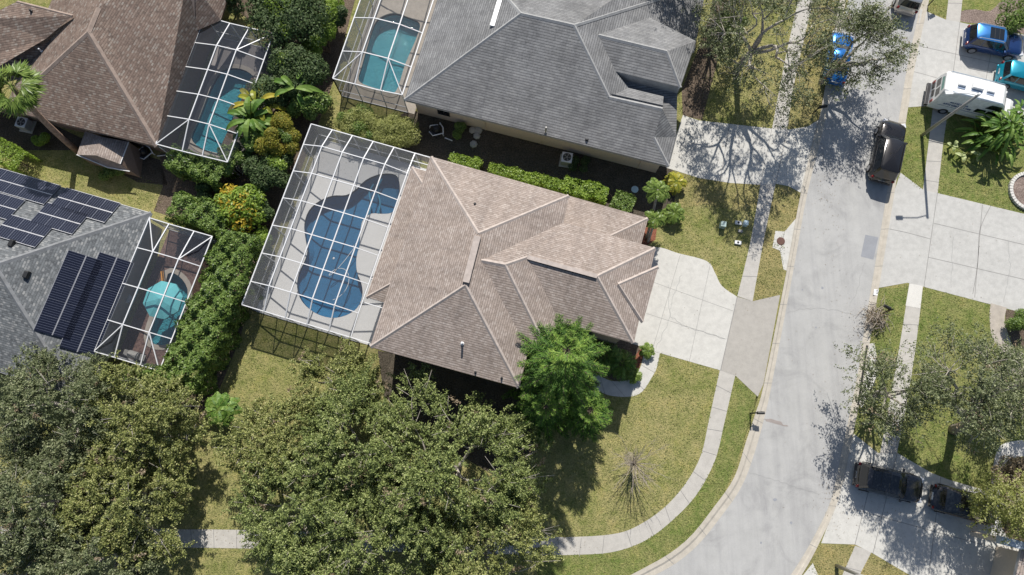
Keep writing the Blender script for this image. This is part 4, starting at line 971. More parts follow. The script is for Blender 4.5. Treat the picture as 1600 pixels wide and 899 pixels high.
mb.bar(p - Vector(t.location), q - Vector(t.location), .2, .1); mb.build('float_body', plain('orange_foam', (.75, .33, .05), .6), t, bevel=.03)

# ------------------------------------------------------------------ low shed by house C
t = thing('garden_shed', 'low brown lean-to shed with its own small shingle roof below the brown-roofed house', 'shed', G(165, 250, 0)); cs = Vector(t.location)
Vs = {k: v - cs for k, v in dict(a=G(120, 242, 1.8), b=G(133, 205, 1.8), c=G(201, 222, 1.75), d=G(188, 256.5, 1.75), r1=G(158.5, 214, 2.25), r2=G(150, 243, 2.25), f=G(203, 268, 1.35), g=G(168, 262, 1.4)).items()}
roof_mesh('roof', Vs, [('a', 'b', 'r1', 'r2'), ('r1', 'c', 'd', 'r2')], M['roofA'], t)  # lighter tan shingles here stand in for sunlight on the shed roof
mb = MB(); mb.add([Vs['a'], Vs['r2'], Vs['d'], Vs['f'], Vs['g']], [(0, 1, 2), (0, 2, 3), (0, 3, 4)]); mb.build('awning', M['capC'], t)
mb = MB(); z0 = lambda v: Vector((v.x, v.y, 0)); cc, dd_ = Vs['c'], Vs['f']
q1 = Vector((cc.x + .25, cc.y - .1, 0)); q2 = Vector((dd_.x + .1, dd_.y, 0))
mb.add([cc, Vs['d'], q2, q1], [(0, 1, 2, 3)]); mb.add([z0(Vs['a']), q2, Vs['d'], Vs['a']], [(0, 1, 2, 3)]); mb.add([z0(Vs['b']), z0(Vs['a']), Vs['a'], Vs['b']], [(0, 1, 2, 3)]); mb.build('wall', M['wallC'], t)
mb = MB(); mb.bar(Vs['d'], Vs['c'], .06); mb.bar(Vs['a'], Vs['g'], .06, .08); mb.bar(Vs['g'], Vs['f'], .06, .08); mb.build('trim', M['trimw'], t)

# ------------------------------------------------------------------ yard equipment
def ac_unit(px, py, rz, label, s=.8):
    c = G(px, py, .8); t = thing('air_conditioner', label, 'air conditioner', (c.x, c.y, 0), rz)
    mb = MB(); mb.box((0, 0, .42), (s, s, .74)); mb.build('casing', plain('grey_casing', (.42, .42, .42), .5), t, bevel=.03)
    mb = MB(); mb.box((0, 0, .02), (s + .25, s + .25, .08)); mb.build('pad', M['walk'], t)
    mb = MB(); mb.box((0, 0, .80), (s + .02, s + .02, .04)); mb.build('top_panel', M['white'], t, bevel=.02)
    mb = MB(); mb.lathe((0, 0, .822), [(s * .4, 0), (s * .4, .01), (.05, .012)], 24); mb.build('fan_opening', M['black'], t)
    mb = MB()
    for k in range(5):
        a = 2 * math.pi * k / 5; mb.add([(.06 * math.cos(a), .06 * math.sin(a), .845), (s * .36 * math.cos(a - .25), s * .36 * math.sin(a - .25), .84), (s * .36 * math.cos(a + .25), s * .36 * math.sin(a + .25), .86)], [(0, 1, 2)])
    mb.lathe((0, 0, .84), [(.08, 0), (.08, .03)], 10); mb.build('fan', M['greym'], t)
    mb = MB()
    for r in (.12, .2, .28): mb.tube([(r * s / .7 * math.cos(2 * math.pi * k / 16), r * s / .7 * math.sin(2 * math.pi * k / 16), .875) for k in range(17)], .006, 4, cap=False)
    mb.build('grille', M['greym'], t)
ac_unit(886, 246, -R(10), 'white-topped air conditioner against the cream wall of the grey-roofed house')
ac_unit(33, 191, -R(12), 'air conditioner in the shade below the tall palm at the left')
def pump(px, py, rz, label):
    c = G(px, py, .2); t = thing('pool_pump', label, 'pool equipment', (c.x, c.y, 0), rz)
    mb = MB(); mb.lathe((0, 0, 0), [(.25, 0), (.27, .2), (.27, .7), (.18, .85), (.05, .9)], 14); mb.build('filter_tank', M['black'], t, smooth=False)
    mb = MB()
    mb.tube([(-.6, .3, .1), (-.5, .3, .55), (-.1, .35, .55), (.1, .3, .7)], .045, 6); mb.tube([(.5, -.35, .1), (.45, -.3, .45), (-.3, -.5, .45), (-.6, -.1, .3)], .045, 6)
    mb.tube([(.2, .6, .1), (.25, .5, .6), (.5, .1, .6), (.5, -.35, .4)], .045, 6); mb.tube([(.6, -.5, .06), (1.2, -.75, .06)], .045, 6); mb.build('pipe', M['white'], t)
    mb = MB(); mb.tube([(-.5, -.1, .25), (.1, -.45, .25)], .14, 10); mb.build('motor', M['darkm'], t)
pump(683, 205, 0, 'pool pump with white pipes by the corner of the cream-walled house')
pump(229, 240, .5, 'pool pump with bluish pipes beside the low brown shed')
def util(px, py, sx_, sy_, h, label, top='white', hole=True):
    c = G(px, py, h); t = thing('utility_box', label, 'utility box', (c.x, c.y, 0), -R(10), 'utility boxes along the sidewalk')
    mb = MB(); mb.box((0, 0, h / 2), (sx_, sy_, h)); mb.build('casing', M[top] if isinstance(top, str) else top, t, bevel=.02)
    if hole: mb = MB(); mb.lathe((0, 0, h + .003), [(.09, 0), (.09, .01), (.02, .012)], 10); mb.build('lid', M['black'], t)
pg = plain('pale_green_box', (.35, .45, .42), .5); pb = plain('pale_blue_box', (.55, .68, .72), .5)
util(1154, 348, .5, .28, .15, 'white box with a black lid nearest the sidewalk, uppermost of the group')
util(1166.5, 348, .32, .36, .5, 'pale blue box right beside the sidewalk', pb, False)
util(1157, 361, .35, .22, .12, 'small grey-white box in the middle of the group', M['greym'], False)
util(1153.5, 379, .5, .28, .15, 'white box with a black lid, lowest of the group')
util(1131, 350, .4, .42, .6, 'greenish box standing apart in the lawn shade', pg, False)
c = G(992, 296, .05); mb = MB(); mb.lathe((c.x, c.y, 0), [(.28, 0), (.28, .05), (.2, .07)], 14); tag(mb.build('drain_lid', pb), 'pale round lid on the ground between the two houses', 'lid')
def mailbox(px, py, rz, label):
    c = G(px, py, 0); t = thing('mailbox', label, 'mailbox', (c.x, c.y, 0), rz, 'mailboxes along the street')
    mb = MB(); mb.tube([(0, 0, 0), (0, 0, 1.25)], .05, 8); mb.lathe((0, 0, 1.25), [(.06, 0), (.02, .08)], 8); mb.build('post', M['black'], t)
    mb = MB(); mb.bar((0, 0, 1.0), (.55, 0, 1.0), .06); mb.bar((0, 0, .7), (.3, 0, 1.0), .04); mb.build('arm', M['black'], t)
    mb = MB(); pr = [(-.1, 0), (.1, 0), (.1, .14), (.07, .21), (0, .24), (-.07, .21), (-.1, .14)]; n = len(pr)
    mb.add([(x, y, 1.03 + z) for x in (.12, .62) for y, z in pr], [(i, (i + 1) % n, n + (i + 1) % n, n + i) for i in range(n)] + [tuple(range(n - 1, -1, -1)), tuple(range(n, 2 * n))]); mb.build('box', M['black'], t)
    mb = MB(); mb.box((.4, .11, 1.25), (.12, .01, .05)); mb.build('flag', M['black'], t)
mailbox(1172, 646, R(0), 'black mailbox on the verge beside the curving kerb, by the front lawn')
mailbox(1348, 662, R(180), 'black mailbox at the foot of the small oak near the shaded driveway')
mailbox(1381, 488, R(150), 'black mailbox behind the brush pile')
mailbox(1449, 10, R(30), 'black mailbox at the top of the camper driveway')
mailbox(1270, 178, R(10), 'black mailbox under the street oak on the left kerb')
def lamp(px, py, label, arm=(-2.0, 0.05), h=6.7):
    c = G(px, py, 0); t = thing('street_lamp', label, 'street lamp', (c.x, c.y, 0), 0, 'street lamps')
    mb = MB(); mb.tube([(0, 0, 0), (0, 0, h)], [.13, .09], 12); mb.build('pole', M['greym'], t, smooth=True)
    mb = MB(); mb.tube([(0, 0, h - .1), (arm[0] * .4, arm[1] * .4, h + .12), (arm[0], arm[1], h + .15)], .035, 8); mb.build('arm', M['white'], t)
    mb = MB(); mb.box((arm[0] - .15, arm[1], h + .16), (.55, .28, .14)); mb.build('lamp_head', M['white'], t, bevel=.04)
    mb = MB(); mb.box((arm[0] - .2, arm[1], h + .085), (.3, .2, .02)); mb.build('lens', M['trimg'], t)
    mb = MB(); mb.lathe((0, 0, h), [(.1, 0), (.1, .1), (.04, .14)], 12); mb.build('cap', M['white'], t)
lamp(1440, 212, 'tall grey street lamp whose arm reaches over the camper van')
lamp(1307, 884, 'street lamp on the brown grass patch at the bottom right corner', (-1.6, .6))

# ------------------------------------------------------------------ cars
def paint(name, c, metal=.3, rough=.25): 
    t = NT(name); t.fin(c, rough, metal); t.b.inputs['Coat Weight'].default_value = 1; t.b.inputs['Coat Roughness'].default_value = .04; return t.m
M['sand'] = mulch('sand', (.34, .30, .19), (.50, .45, .31), 9)
M['red'] = plain('red_lens', (.20, .008, .008), .3); M['lens'] = plain('clear_lens', (.7, .7, .72), .15); M['tyre'] = plain('tyre_rubber', (.015, .015, .015), .8); M['rim'] = plain('alloy', (.5, .5, .52), .3, .8)
def car(label, front, rear, paintm, L=4.7, Wd=1.85, Hh=1.65, kind='suv', roofm=None, pano=False, rails=False, group='parked cars', zc=.7, cat='car', bumper=None):
    f, r = G(*front, zc), G(*rear, zc); c = (f + r) / 2; ang = math.atan2(f.y - r.y, f.x - r.x)
    t = thing('parked_car', label, cat, (c.x, c.y, .01), ang, group); hw = Wd / 2
    # lower body: lofted sections
    N = 26; belt = .98 if kind != 'sedan' else .9; hood = .96 if kind != 'sedan' else .84; sections = []
    xw = L / 2 - L * .27      # windscreen base
    xr = -L / 2 + (.12 if kind != 'sedan' else .75)
    for i in range(N + 1):
        s = -1 + 2 * i / N; s = math.copysign(1 - (1 - abs(s)) ** 1.35 if False else abs(s), s); x = s * L / 2
        w = hw * (1 - .10 * abs(s) ** 4 - .30 * max(0, abs(s) - .86) ** 1.3 / .14 ** 1.3 * .75)
        if x > xw: q = (x - xw) / (L / 2 - xw); zt = belt + .02 - (belt - hood) * q - .30 * q ** 5
        elif x < xr: q = (xr - x) / max(.01, (L / 2 + xr)); zt = belt - .05 * q - (.18 * q ** 4)
        else: zt = belt
        zb = .24 + .12 * max(0, abs(s) - .85) / .15
        sections.append([(x, 0, zb), (x, w * .85, zb), (x, w * .97, zb + .08), (x, w, .55), (x, w * .985, .75), (x, w * .94, zt - .06), (x, w * .84, zt), (x, w * .45, zt + .025), (x, 0, zt + .03)])
    vs = []; fs = []; m = 9
    full = []
    for sec in sections:
        ring = sec + [(x, -y, z) for x, y, z in sec[-2:0:-1]]; full.append(ring)
    k = len(full[0])
    for ring in full: vs += ring
    for i in range(N):
        for j in range(k): j2 = (j + 1) % k; fs.append((i * k + j, (i + 1) * k + j, (i + 1) * k + j2, i * k + j2))
    fs.append(tuple(range(k))); fs.append(tuple(N * k + j for j in range(k - 1, -1, -1)))
    mb = MB(); mb.add(vs, fs); body = mb.build('body', paintm, t, smooth=True)
    em = body.modifiers.new('es', 'EDGE_SPLIT'); em.split_angle = R(40)
    # cabin
    xb1 = xw - .02; xt1 = xw - (.75 if kind == 'sedan' else .68); xb0 = xr + .04; xt0 = xr + (.75 if kind == 'sedan' else .32 if kind == 'suv' else .45)
    wb = hw * .90; wt = hw * (.70 if kind != 'suv' else .74)
    zb_, zt_ = belt - .02, Hh
    def ring(x0, x1, w, z, cut):
        return [(x0, -w + cut, z), (x0 + cut, -w, z), (x1 - cut * 1.4, -w, z), (x1, -w + cut * 1.8, z), (x1 + .06, 0, z), (x1, w - cut * 1.8, z), (x1 - cut * 1.4, w, z), (x0 + cut, w, z), (x0, w - cut, z), (x0 - .03, 0, z)]
    r0, r1, r2 = ring(xb0, xb1, wb, zb_, .1), ring(xt0, xt1, wt, zt_ - .07, .12), ring(xt0 + .12, xt1 - .12, wt - .1, zt_, .14)
    n = len(r0); mb = MB(); mb.add(r0 + r1, [(i, (i + 1) % n, n + (i + 1) % n, n + i) for i in range(n)]); mb.build('cabin', paintm if kind != 'x' else M['glass'], t)
    mb = MB(); ctr = ((xt0 + xt1) / 2, 0, zt_ + .02); mb.add(r1 + r2 + [ctr], [(i, (i + 1) % n, n + (i + 1) % n, n + i) for i in range(n)] + [(n + i, n + (i + 1) % n, 2 * n) for i in range(n)]); mb.build('roof', roofm or paintm, t, smooth=True)
    def pane(a, b, c_, d, name, off=.012, mat=None):
        a, b, c_, d = map(Vector, (a, b, c_, d)); nr = (b - a).cross(d - a).normalized(); ctr = (a + b + c_ + d) / 4
        if nr.dot(ctr - Vector((0, 0, .8))) < 0: nr = -nr
        q = [ctr + (v - ctr) * .93 + nr * off for v in (a, b, c_, d)]; m_ = MB(); m_.add(q, [(0, 1, 2, 3)]); return m_.build(name, mat or M['glass'], t)
    def strip(i0, i1, i2, name, s0=.06, s1=.97):
        m_ = MB(); lo = [Vector(r0[i]).lerp(Vector(r1[i]), s0) for i in (i0, i1, i2)]; hi = [Vector(r0[i]).lerp(Vector(r1[i]), s1) for i in (i0, i1, i2)]
        o = Vector((.014 if i1 == 4 else -.014, 0, .008)); m_.add([p + o for p in lo + hi], [(0, 1, 4, 3), (1, 2, 5, 4)]); return m_.build(name, M['glass'], t, smooth=True)
    strip(3, 4, 5, 'windshield'); strip(8, 9, 0, 'rear_window', .15, .93)
    for sgn, (i, j) in ((-1, (1, 2)), (1, (7, 6))):
        A, B2, C2, D2 = Vector(r0[i]), Vector(r0[j]), Vector(r1[j]), Vector(r1[i])
        cuts = (0, .30, .64, 1.0) if kind != 'sedan' else (0, .45, 1.0)
        for a, b in zip(cuts[:-1], cuts[1:]): pane(A.lerp(B2, a), A.lerp(B2, b), D2.lerp(C2, b), D2.lerp(C2, a), 'side_window')
    if pano:
        m_ = MB(); zz_ = zt_ + .035; x1 = xt1 - .22; x0 = xt0 + (xt1 - xt0) * (.42 if pano == 1 else .12); ww = wt - .22
        m_.add([(x0, -ww, zz_ - .01), (x1, -ww, zz_ - .01), (x1, ww, zz_ - .01), (x0, ww, zz_ - .01)], [(0, 1, 2, 3)]); m_.build('sunroof', M['glass'], t)
        m_ = MB(); 
        for q in (.33, .66): m_.box((x0 + (x1 - x0) * q, 0, zz_ - .005), (.03, ww * 2, .01))
        m_.build('sunroof_bar', M['darkm'], t)
    if rails:
        for s_ in (-1, 1):
            m_ = MB(); m_.tube([(xt0 + .15, s_ * (wt - .06), zt_ - .02), (xt0 + .25, s_ * (wt - .06), zt_ + .05), (xt1 - .25, s_ * (wt - .06), zt_ + .05), (xt1 - .1, s_ * (wt - .04), zt_ - .03)], .025, 6); m_.build('roof_rail', M['trimg'] if rails == 2 else M['darkm'], t)
    for s_ in (-1, 1):
        m_ = MB(); m_.box((xw - .35, s_ * (hw + .06), belt + .06), (.14, .22, .14)); m_.build('mirror', paintm, t, bevel=.03)
        m_ = MB(); m_.box((L / 2 - .22, s_ * hw * .72, hood - .18), (.34, .34, .12), s_ * -.35); m_.build('headlight', M['lens'], t, bevel=.03)
        m_ = MB(); m_.box((-L / 2 + .13, s_ * hw * .78, .86 if kind != 'sedan' else .76), (.12, .20, .24 if kind != 'sedan' else .12), s_ * .2); m_.build('taillight', M['red'], t, bevel=.03)
        for x_ in (L / 2 - L * .19, -L / 2 + L * .19):
            y_ = s_ * (hw - .10); m_ = MB(); m_.tube([(x_, y_ - .12, .34), (x_, y_ + .12, .34)], .345, 18)
            w_ = m_.build('wheel', M['tyre'], t)
            m_ = MB(); yy = s_ * (hw + .022); m_.tube([(x_, yy - .01, .34), (x_, yy + .004, .34)], .235, 16); m_.build('rim', M['rim'], w_)
    m_ = MB(); m_.box((L / 2 - .03, 0, .48), (.05, hw * 1.1, .22)); m_.build('grille', M['black'], t)
    m_ = MB(); m_.box((-L / 2 + .015, 0, .72), (.03, .5, .14)); m_.build('licence_plate', M['white'], t)
    m_ = MB(); m_.box((-L / 2 + .05, 0, .42), (.12, hw * 1.62, .16)); m_.build('bumper', bumper or paintm, t, bevel=.04)
    m_ = MB(); m_.box((xw + .02, 0, belt + .015), (.06, hw * 1.5, .03)); m_.build('wiper_cowl', M['black'], t)
    return t
blackp = paint('black_paint', (.02, .018, .017), .4, .22); silver = paint('silver_paint', (.45, .42, .38), .7, .3); bluep = paint('blue_paint', (.01, .16, .50), .5, .25)
navyp = paint('navy_paint', (.015, .05, .17), .5, .25); tealp_ = paint('turquoise_paint', (.01, .30, .42), .4, .25); charc = paint('charcoal_paint', (.045, .045, .047), .5, .25); blk2 = paint('black_paint', (.012, .012, .014), .3, .25)
skyroof = paint('light_blue_roof', (.05, .24, .60), .5, .3)
car('large black SUV parked alone at the far kerb beside the green lawn', (1397, 191), (1377, 283), blackp, 5.15, 2.0, 1.85, 'suv', rails=1)
car('silver-brown car at the top edge of the street showing its red taillights', (1434, -62), (1414, 24), silver, 4.7, 1.9, 1.65, 'suv', roofm=paint('silver_roof', (.5, .5, .5), .6, .3), pano=2)
car('bright blue car parked beneath the street oak', (1318, 50), (1303, 130), bluep, 4.5, 1.85, 1.45, 'sedan')
car('navy blue SUV with light roof and silver roof rails on the top right driveway', (1598, 74), (1508, 56), navyp, 4.6, 1.9, 1.65, 'suv', roofm=skyroof, pano=1, rails=2, bumper=M['trimw'])
car('turquoise car cut by the right edge next to the camper van', (1652, 135), (1562, 112), tealp_, 4.7, 1.85, 1.6, 'suv')
car('dark grey SUV with black glass roof, nearer the street on the shaded driveway', (1441, 767), (1337, 741), charc, 4.65, 1.95, 1.65, 'suv', roofm=charc, pano=2)
car('black car behind the dark grey SUV, partly under the lower right oak', (1556, 802), (1460, 776), blk2, 4.6, 1.9, 1.5, 'sedan')
car('dark car in the deep shade of the porch at the bottom right edge', (1590, 975), (1599, 878), blk2, 4.7, 1.8, 1.5, 'sedan')

def camper():
    f, r = G(1574, 180, .4), G(1450, 149, .4); c = (f + r) / 2; ang = math.atan2(f.y - r.y, f.x - r.x); L = (f - r).length; w = 1.03
    t = thing('camper_van', 'white high-top camper van with blue lettering parked under the street lamp arm', 'camper van', (c.x, c.y, .01), ang)
    Hh = 2.75; x0 = -L / 2; xh = L / 2 - 1.25
    def loft(rings, name, mat, smooth=False, bevel=.0):
        k = len(rings[0]); mb = MB(); vs = []; fs = []
        for q in rings: vs += q
        for i in range(len(rings) - 1):
            for j in range(k): j2 = (j + 1) % k; fs.append((i * k + j, (i + 1) * k + j, (i + 1) * k + j2, i * k + j2))
        fs.append(tuple(range(k))); fs.append(tuple((len(rings) - 1) * k + j for j in range(k - 1, -1, -1))); mb.add(vs, fs); return mb.build(name, mat, t, smooth, bevel)
    def sec(x, ww, zt, tt, zb=.35): return [(x, -ww * .94, zb), (x, -ww, zb + .15), (x, -ww, 1.25), (x, -ww * .96, min(zt, 1.85)), (x, -ww * tt, zt - .1), (x, -ww * (tt - .1), zt), (x, ww * (tt - .1), zt), (x, ww * tt, zt - .1), (x, ww * .96, min(zt, 1.85)), (x, ww, 1.25), (x, ww, zb + .15), (x, ww * .94, zb)]
    loft([sec(x0, w * .96, Hh - .12, .80), sec(x0 + .12, w, Hh, .84), sec(0, w, Hh + .02, .84), sec(xh - .65, w, Hh - .03, .82), sec(xh - .35, w, Hh - .3, .80), sec(xh, w, 1.9, .82), sec(xh + .45, w, 1.25, .9)], 'body', M['white'])
    loft([[(x, y * q, z) for y, z in ((-w, .4), (-w, .95), (-w * .85, zt), (w * .85, zt), (w, .95), (w, .4))] for x, q, zt in ((xh + .40, 1, 1.22), (xh + .9, .97, 1.15), (L / 2 - .12, .9, 1.02), (L / 2, .8, .9))], 'hood', M['white'], False, .03)
    mb = MB()
    mb.add([(xh + .40, -w * .82, 1.30), (xh + .40, w * .82, 1.30), (xh + .03, w * .74, 1.88), (xh + .03, -w * .74, 1.88)], [(0, 1, 2, 3)]); o = mb.build('windshield', M['glass'], t); o.location = (.03, 0, .03)
    for s_ in (-1, 1):
        for a, b, z0, z1 in ((xh - .65, xh + .15, 1.3, 1.8), (-.05, .75, 1.3, 1.75), (.8, 1.5, 1.3, 1.75)):
            b = min(b, xh + .1)
            if b - a < .3: continue
            mb = MB(); y = s_ * (w + .008); mb.add([(a, y, z0), (b, y, z0), (b - .05, y * .975, z1), (a + .05, y * .975, z1)], [(0, 1, 2, 3)]); mb.build('side_window', M['glass'], t)
        mb = MB(); a, b = .4, 1.6; yl = s_ * (w * .955 + .012); yh = s_ * (w * .86 + .02); mb.add([(a, yl, 1.98), (b, yl, 1.98), (b - .15, yh, 2.42), (a + .3, yh, 2.42)], [(0, 1, 2, 3)]); mb.build('upper_window', M['glass'], t)
        mb = MB(); mb.box((xh + .25, s_ * (w + .12), 1.35), (.16, .2, .3)); mb.build('mirror', M['white'], t, bevel=.03)
        mb = MB(); mb.tube([(x0 + .25, s_ * w * .80, Hh + .04), (xh - .7, s_ * w * .80, Hh + .02)], .03, 6); mb.build('gutter_rail', plain('bluegrey_line', (.33, .42, .5), .4), t)
        for x_ in (x0 + 1.35, xh + .55):
            y_ = s_ * (w - .12); mb = MB(); mb.tube([(x_, y_ - .13, .36), (x_, y_ + .13, .36)], .36, 18); wh = mb.build('wheel', M['tyre'], t)
            mb = MB(); mb.tube([(x_, y_ + s_ * .13, .36), (x_, y_ + s_ * .145, .36)], .2, 14); mb.build('rim', M['rim'], wh)
    bl = plain('blue_lettering', (.04, .10, .25), .4); rnd = random.Random(3)
    for s_ in (-1, 1):    # two lines of blue lettering: strokes only, as legible as in the photo
        mb = MB()
        for row, (xa, xb, z, hh) in enumerate(((-2.0, -.75, 1.62, .15), (-2.35, -.35, 1.30, .19))):
            x = xa
            while x < xb:
                ww = .1; y = s_ * (w + (.012 if z < 1.4 else -.005)); 
                for (dx0, dz0, dx1, dz1) in rnd.choice([((0, 0, 0, 1), (0, 1, .8, 1), (.8, 1, .8, 0)), ((0, 0, 0, 1), (0, .5, .8, .5), (.8, 0, .8, 1)), ((0, 0, .8, 0), (0, 0, 0, 1), (0, 1, .8, 1)), ((0, 1, .8, 1), (.4, 0, .4, 1)), ((0, 0, .4, 1), (.4, 1, .8, 0), (.2, .4, .6, .4))]):
                    mb.bar((x + dx0 * ww, y, z + dz0 * hh), (x + dx1 * ww, y, z + dz1 * hh), .02, .035)
                x += .15
        mb.bar((-2.7, s_ * (w + .006), 1.12), (1.2, s_ * (w + .006), 1.12), .012, .03)
        mb.build('lettering', bl, t)
    mb = MB(); xr = x0 - .01
    for s_ in (-1, 1):
        mb.add([(xr, s_ * .08, 1.45), (xr, s_ * .75, 1.45), (xr + .006, s_ * .7, 2.0), (xr + .006, s_ * .08, 2.0)], [(0, 1, 2, 3)])
    mb.build('rear_window', M['glass'], t)
    mb = MB(); mb.add([(x0 - .012, -.6, 2.2), (x0 - .012, .6, 2.2), (x0 - .005, .5, 2.5), (x0 - .005, -.5, 2.5)], [(0, 1, 2, 3)]); mb.build('rear_panel', plain('green_panel', (.16, .34, .30), .4), t)
    for s_ in (-1, 1):
        mb = MB(); mb.box((x0 - .02, s_ * .82, 1.0), (.05, .18, .35)); mb.build('taillight', M['red'], t)
    mb = MB(); mb.box((x0 - .12, 0, .5), (.3, 1.9, .2)); mb.build('bumper', M['darkm'], t, bevel=.03)
    mb = MB(); mb.box((x0 - .03, -.2, 1.1), (.05, .5, .3)); mb.box((x0 - .03, .45, 1.05), (.05, .4, .35)); mb.build('rear_hatch', M['darkm'], t)
    for xx, sz, nm in ((x0 + 1.15, (.62, .62, .16), 'roof_hatch'), (x0 + 2.3, (.9, .55, .22), 'air_unit'), (x0 + 3.3, (.62, .5, .15), 'roof_hatch')):
        mb = MB(); mb.box((xx, 0.05, Hh + .02 + sz[2] / 2), sz, 0, 0, .86); mb.build(nm, M['white'], t, bevel=.05)
        mb = MB(); mb.box((xx, -.02 - sz[1] * .5, Hh + .03), (sz[0] * .9, .16, .03)); mb.build('trim', plain('bluegrey', (.30, .37, .48), .4), t)
camper()

# ------------------------------------------------------------------ vegetation
def leaf_obj(name, C, Nn, size, mats, parent, aspect=.5, mi=None, fold=0.0, dirs=None):
    N = len(C); C = np.asarray(C, float); Nn = np.asarray(Nn, float); Nn /= np.linalg.norm(Nn, axis=1)[:, None] + 1e-9
    rv = RNG.normal(size=(N, 3)) if dirs is None else np.asarray(dirs, float)
    a = rv - Nn * np.sum(rv * Nn, 1)[:, None]; a /= np.linalg.norm(a, axis=1)[:, None] + 1e-9; b = np.cross(Nn, a)
    size = np.broadcast_to(np.asarray(size, float), (N,)) * RNG.uniform(.7, 1.3, N)
    l = (size / 2)[:, None]; w = (size * aspect / 2)[:, None]
    v = np.stack([C - a * l, C + b * w + a * l * .1, C + a * l, C - b * w + a * l * .1], 1).reshape(-1, 3)
    me = bpy.data.meshes.new(name); me.vertices.add(4 * N); me.vertices.foreach_set('co', v.ravel())
    me.loops.add(4 * N); me.loops.foreach_set('vertex_index', np.arange(4 * N, dtype=np.int32))
    me.polygons.add(N); me.polygons.foreach_set('loop_start', np.arange(0, 4 * N, 4, dtype=np.int32)); me.polygons.foreach_set('loop_total', np.full(N, 4, dtype=np.int32))
    if not isinstance(mats, (list, tuple)): mats = [mats]
    for m in mats: me.materials.append(m)
    if mi is not None: me.polygons.foreach_set('material_index', np.asarray(mi, dtype=np.int32))
    me.update(calc_edges=True); o = bpy.data.objects.new(name, me); COL.objects.link(o)
    if parent: o.parent = parent
    return o
def kmeans(P, k, it=6):
    k = min(k, len(P)); c = P[RNG.choice(len(P), k, replace=False)]
    for _ in range(it):
        d = ((P[:, None] - c[None]) ** 2).sum(2); l = d.argmin(1)
        for i in range(k):
            if (l == i).any(): c[i] = P[l == i].mean(0)
    return l, c
def curve(p, q, n=5, wob=.25, lift=.2):
    p = np.asarray(p, float); q = np.asarray(q, float); L = np.linalg.norm(q - p); out = []
    o1 = RNG.normal(size=3) * wob * L * .25
    for i in range(n + 1):
        t = i / n; out.append(p + (q - p) * t + o1 * math.sin(math.pi * t) + np.array([0, 0, lift * L * math.sin(math.pi * t) * .3]))
    return [tuple(x) for x in out]
def oak(px, py, h, r, label, leaves=22000, natt=90, mat='oak', bark='bark', name='oak_tree', crown=(.45, 1.0), clump=.75, lsize=.2, group='oak trees', rx=1.0, zc=None, cat='tree', lean=(0, 0), tr=.26, bare=.0, at_base=True, extra=None, under=.25):
    c = G(px, py, 0); t = thing(name, label, cat, (c.x, c.y, 0), 0, group)
    z0, z1 = h * crown[0], h * crown[1]; att = []
    while len(att) < natt:
        d = RNG.normal(size=3); d /= np.linalg.norm(d)
        if d[2] < -under: continue
        rr = RNG.uniform(.55, 1.0) ** .6; wob = 1 + .18 * math.sin(3 * math.atan2(d[1], d[0]) + px) + .1 * math.sin(7 * math.atan2(d[1], d[0]) + py)
        att.append([lean[0] + d[0] * r * rr * rx * wob, lean[1] + d[1] * r * rr * wob, z0 + (z1 - z0) * (.12 + .80 * max(0, d[2]) * rr) + RNG.uniform(-.35, .35) + (.0 if d[2] > 0 else d[2] * .8)])
    att = np.array(att)
    mbT = MB(); fork = np.array([lean[0] * .25, lean[1] * .25, h * .28])
    mbT.tube(curve((0, 0, -.1), fork, 5, .12, 0), [tr * 1.25, tr * 1.05, tr, tr * .95, tr * .9, tr * .85], 10); mbT.build('trunk', M[bark], t, smooth=True)
    mbB = MB(); l1, c1 = kmeans(att, 6)
    for i in range(len(c1)):
        g = att[l1 == i]
        if len(g) == 0: continue
        m1 = fork + (c1[i] - fork) * .55; pts = curve(fork, m1, 5, .35, .15); mbB.tube(pts, [tr * .62, tr * .55, tr * .5, tr * .45, tr * .4, tr * .35], 7)
        l2, c2 = kmeans(g, max(1, len(g) // 5))
        for j in range(len(c2)):
            g2 = g[l2 == j]
            if len(g2) == 0: continue
            m2 = m1 + (c2[j] - m1) * .6; mbB.tube(curve(m1, m2, 4, .4, .15), [tr * .33, tr * .28, tr * .24, tr * .2, tr * .17], 6)
            for a in g2:
                mbB.tube(curve(m2, a, 4, .5, .1), [tr * .16, tr * .12, tr * .09, tr * .06, .012], 5)
                for _ in range(3): mbB.tube([tuple(m2 + (a - m2) * .6), tuple(a + RNG.normal(size=3) * clump * .7)], [.022, .008], 4)
    mbB.build('branches', M[bark if bark != 'bark' else 'barkp'], t, smooth=True)
    live = att[RNG.random(len(att)) > bare]
    # each attractor: several small flattened sprays
    per = 24; nsp = len(live) * per; cen = np.repeat(live, per, 0) + RNG.normal(size=(nsp, 3)) * np.array([clump, clump, clump * .5]) * .68
    n = leaves // nsp + 1; dr = cen - np.array([lean[0], lean[1], h * .45]); dr[:, 2] *= .4; dr /= np.linalg.norm(dr, axis=1)[:, None] + 1e-6
    dr = dr + RNG.normal(size=dr.shape) * .55; dr /= np.linalg.norm(dr, axis=1)[:, None]
    C = np.repeat(cen, n, 0) + np.repeat(dr, n, 0) * RNG.uniform(-.42, .42, (nsp * n, 1)) * clump * 1.1 + RNG.normal(size=(nsp * n, 3)) * .075
    nrm = RNG.normal(size=C.shape) * .6 + np.array([0, .3, .65])
    mi = np.repeat(RNG.random(nsp) < .02, n).astype(int)
    leaf_obj('crown', C, nrm, lsize, [M[mat], M['brownl']], t, .5, mi)
    return t
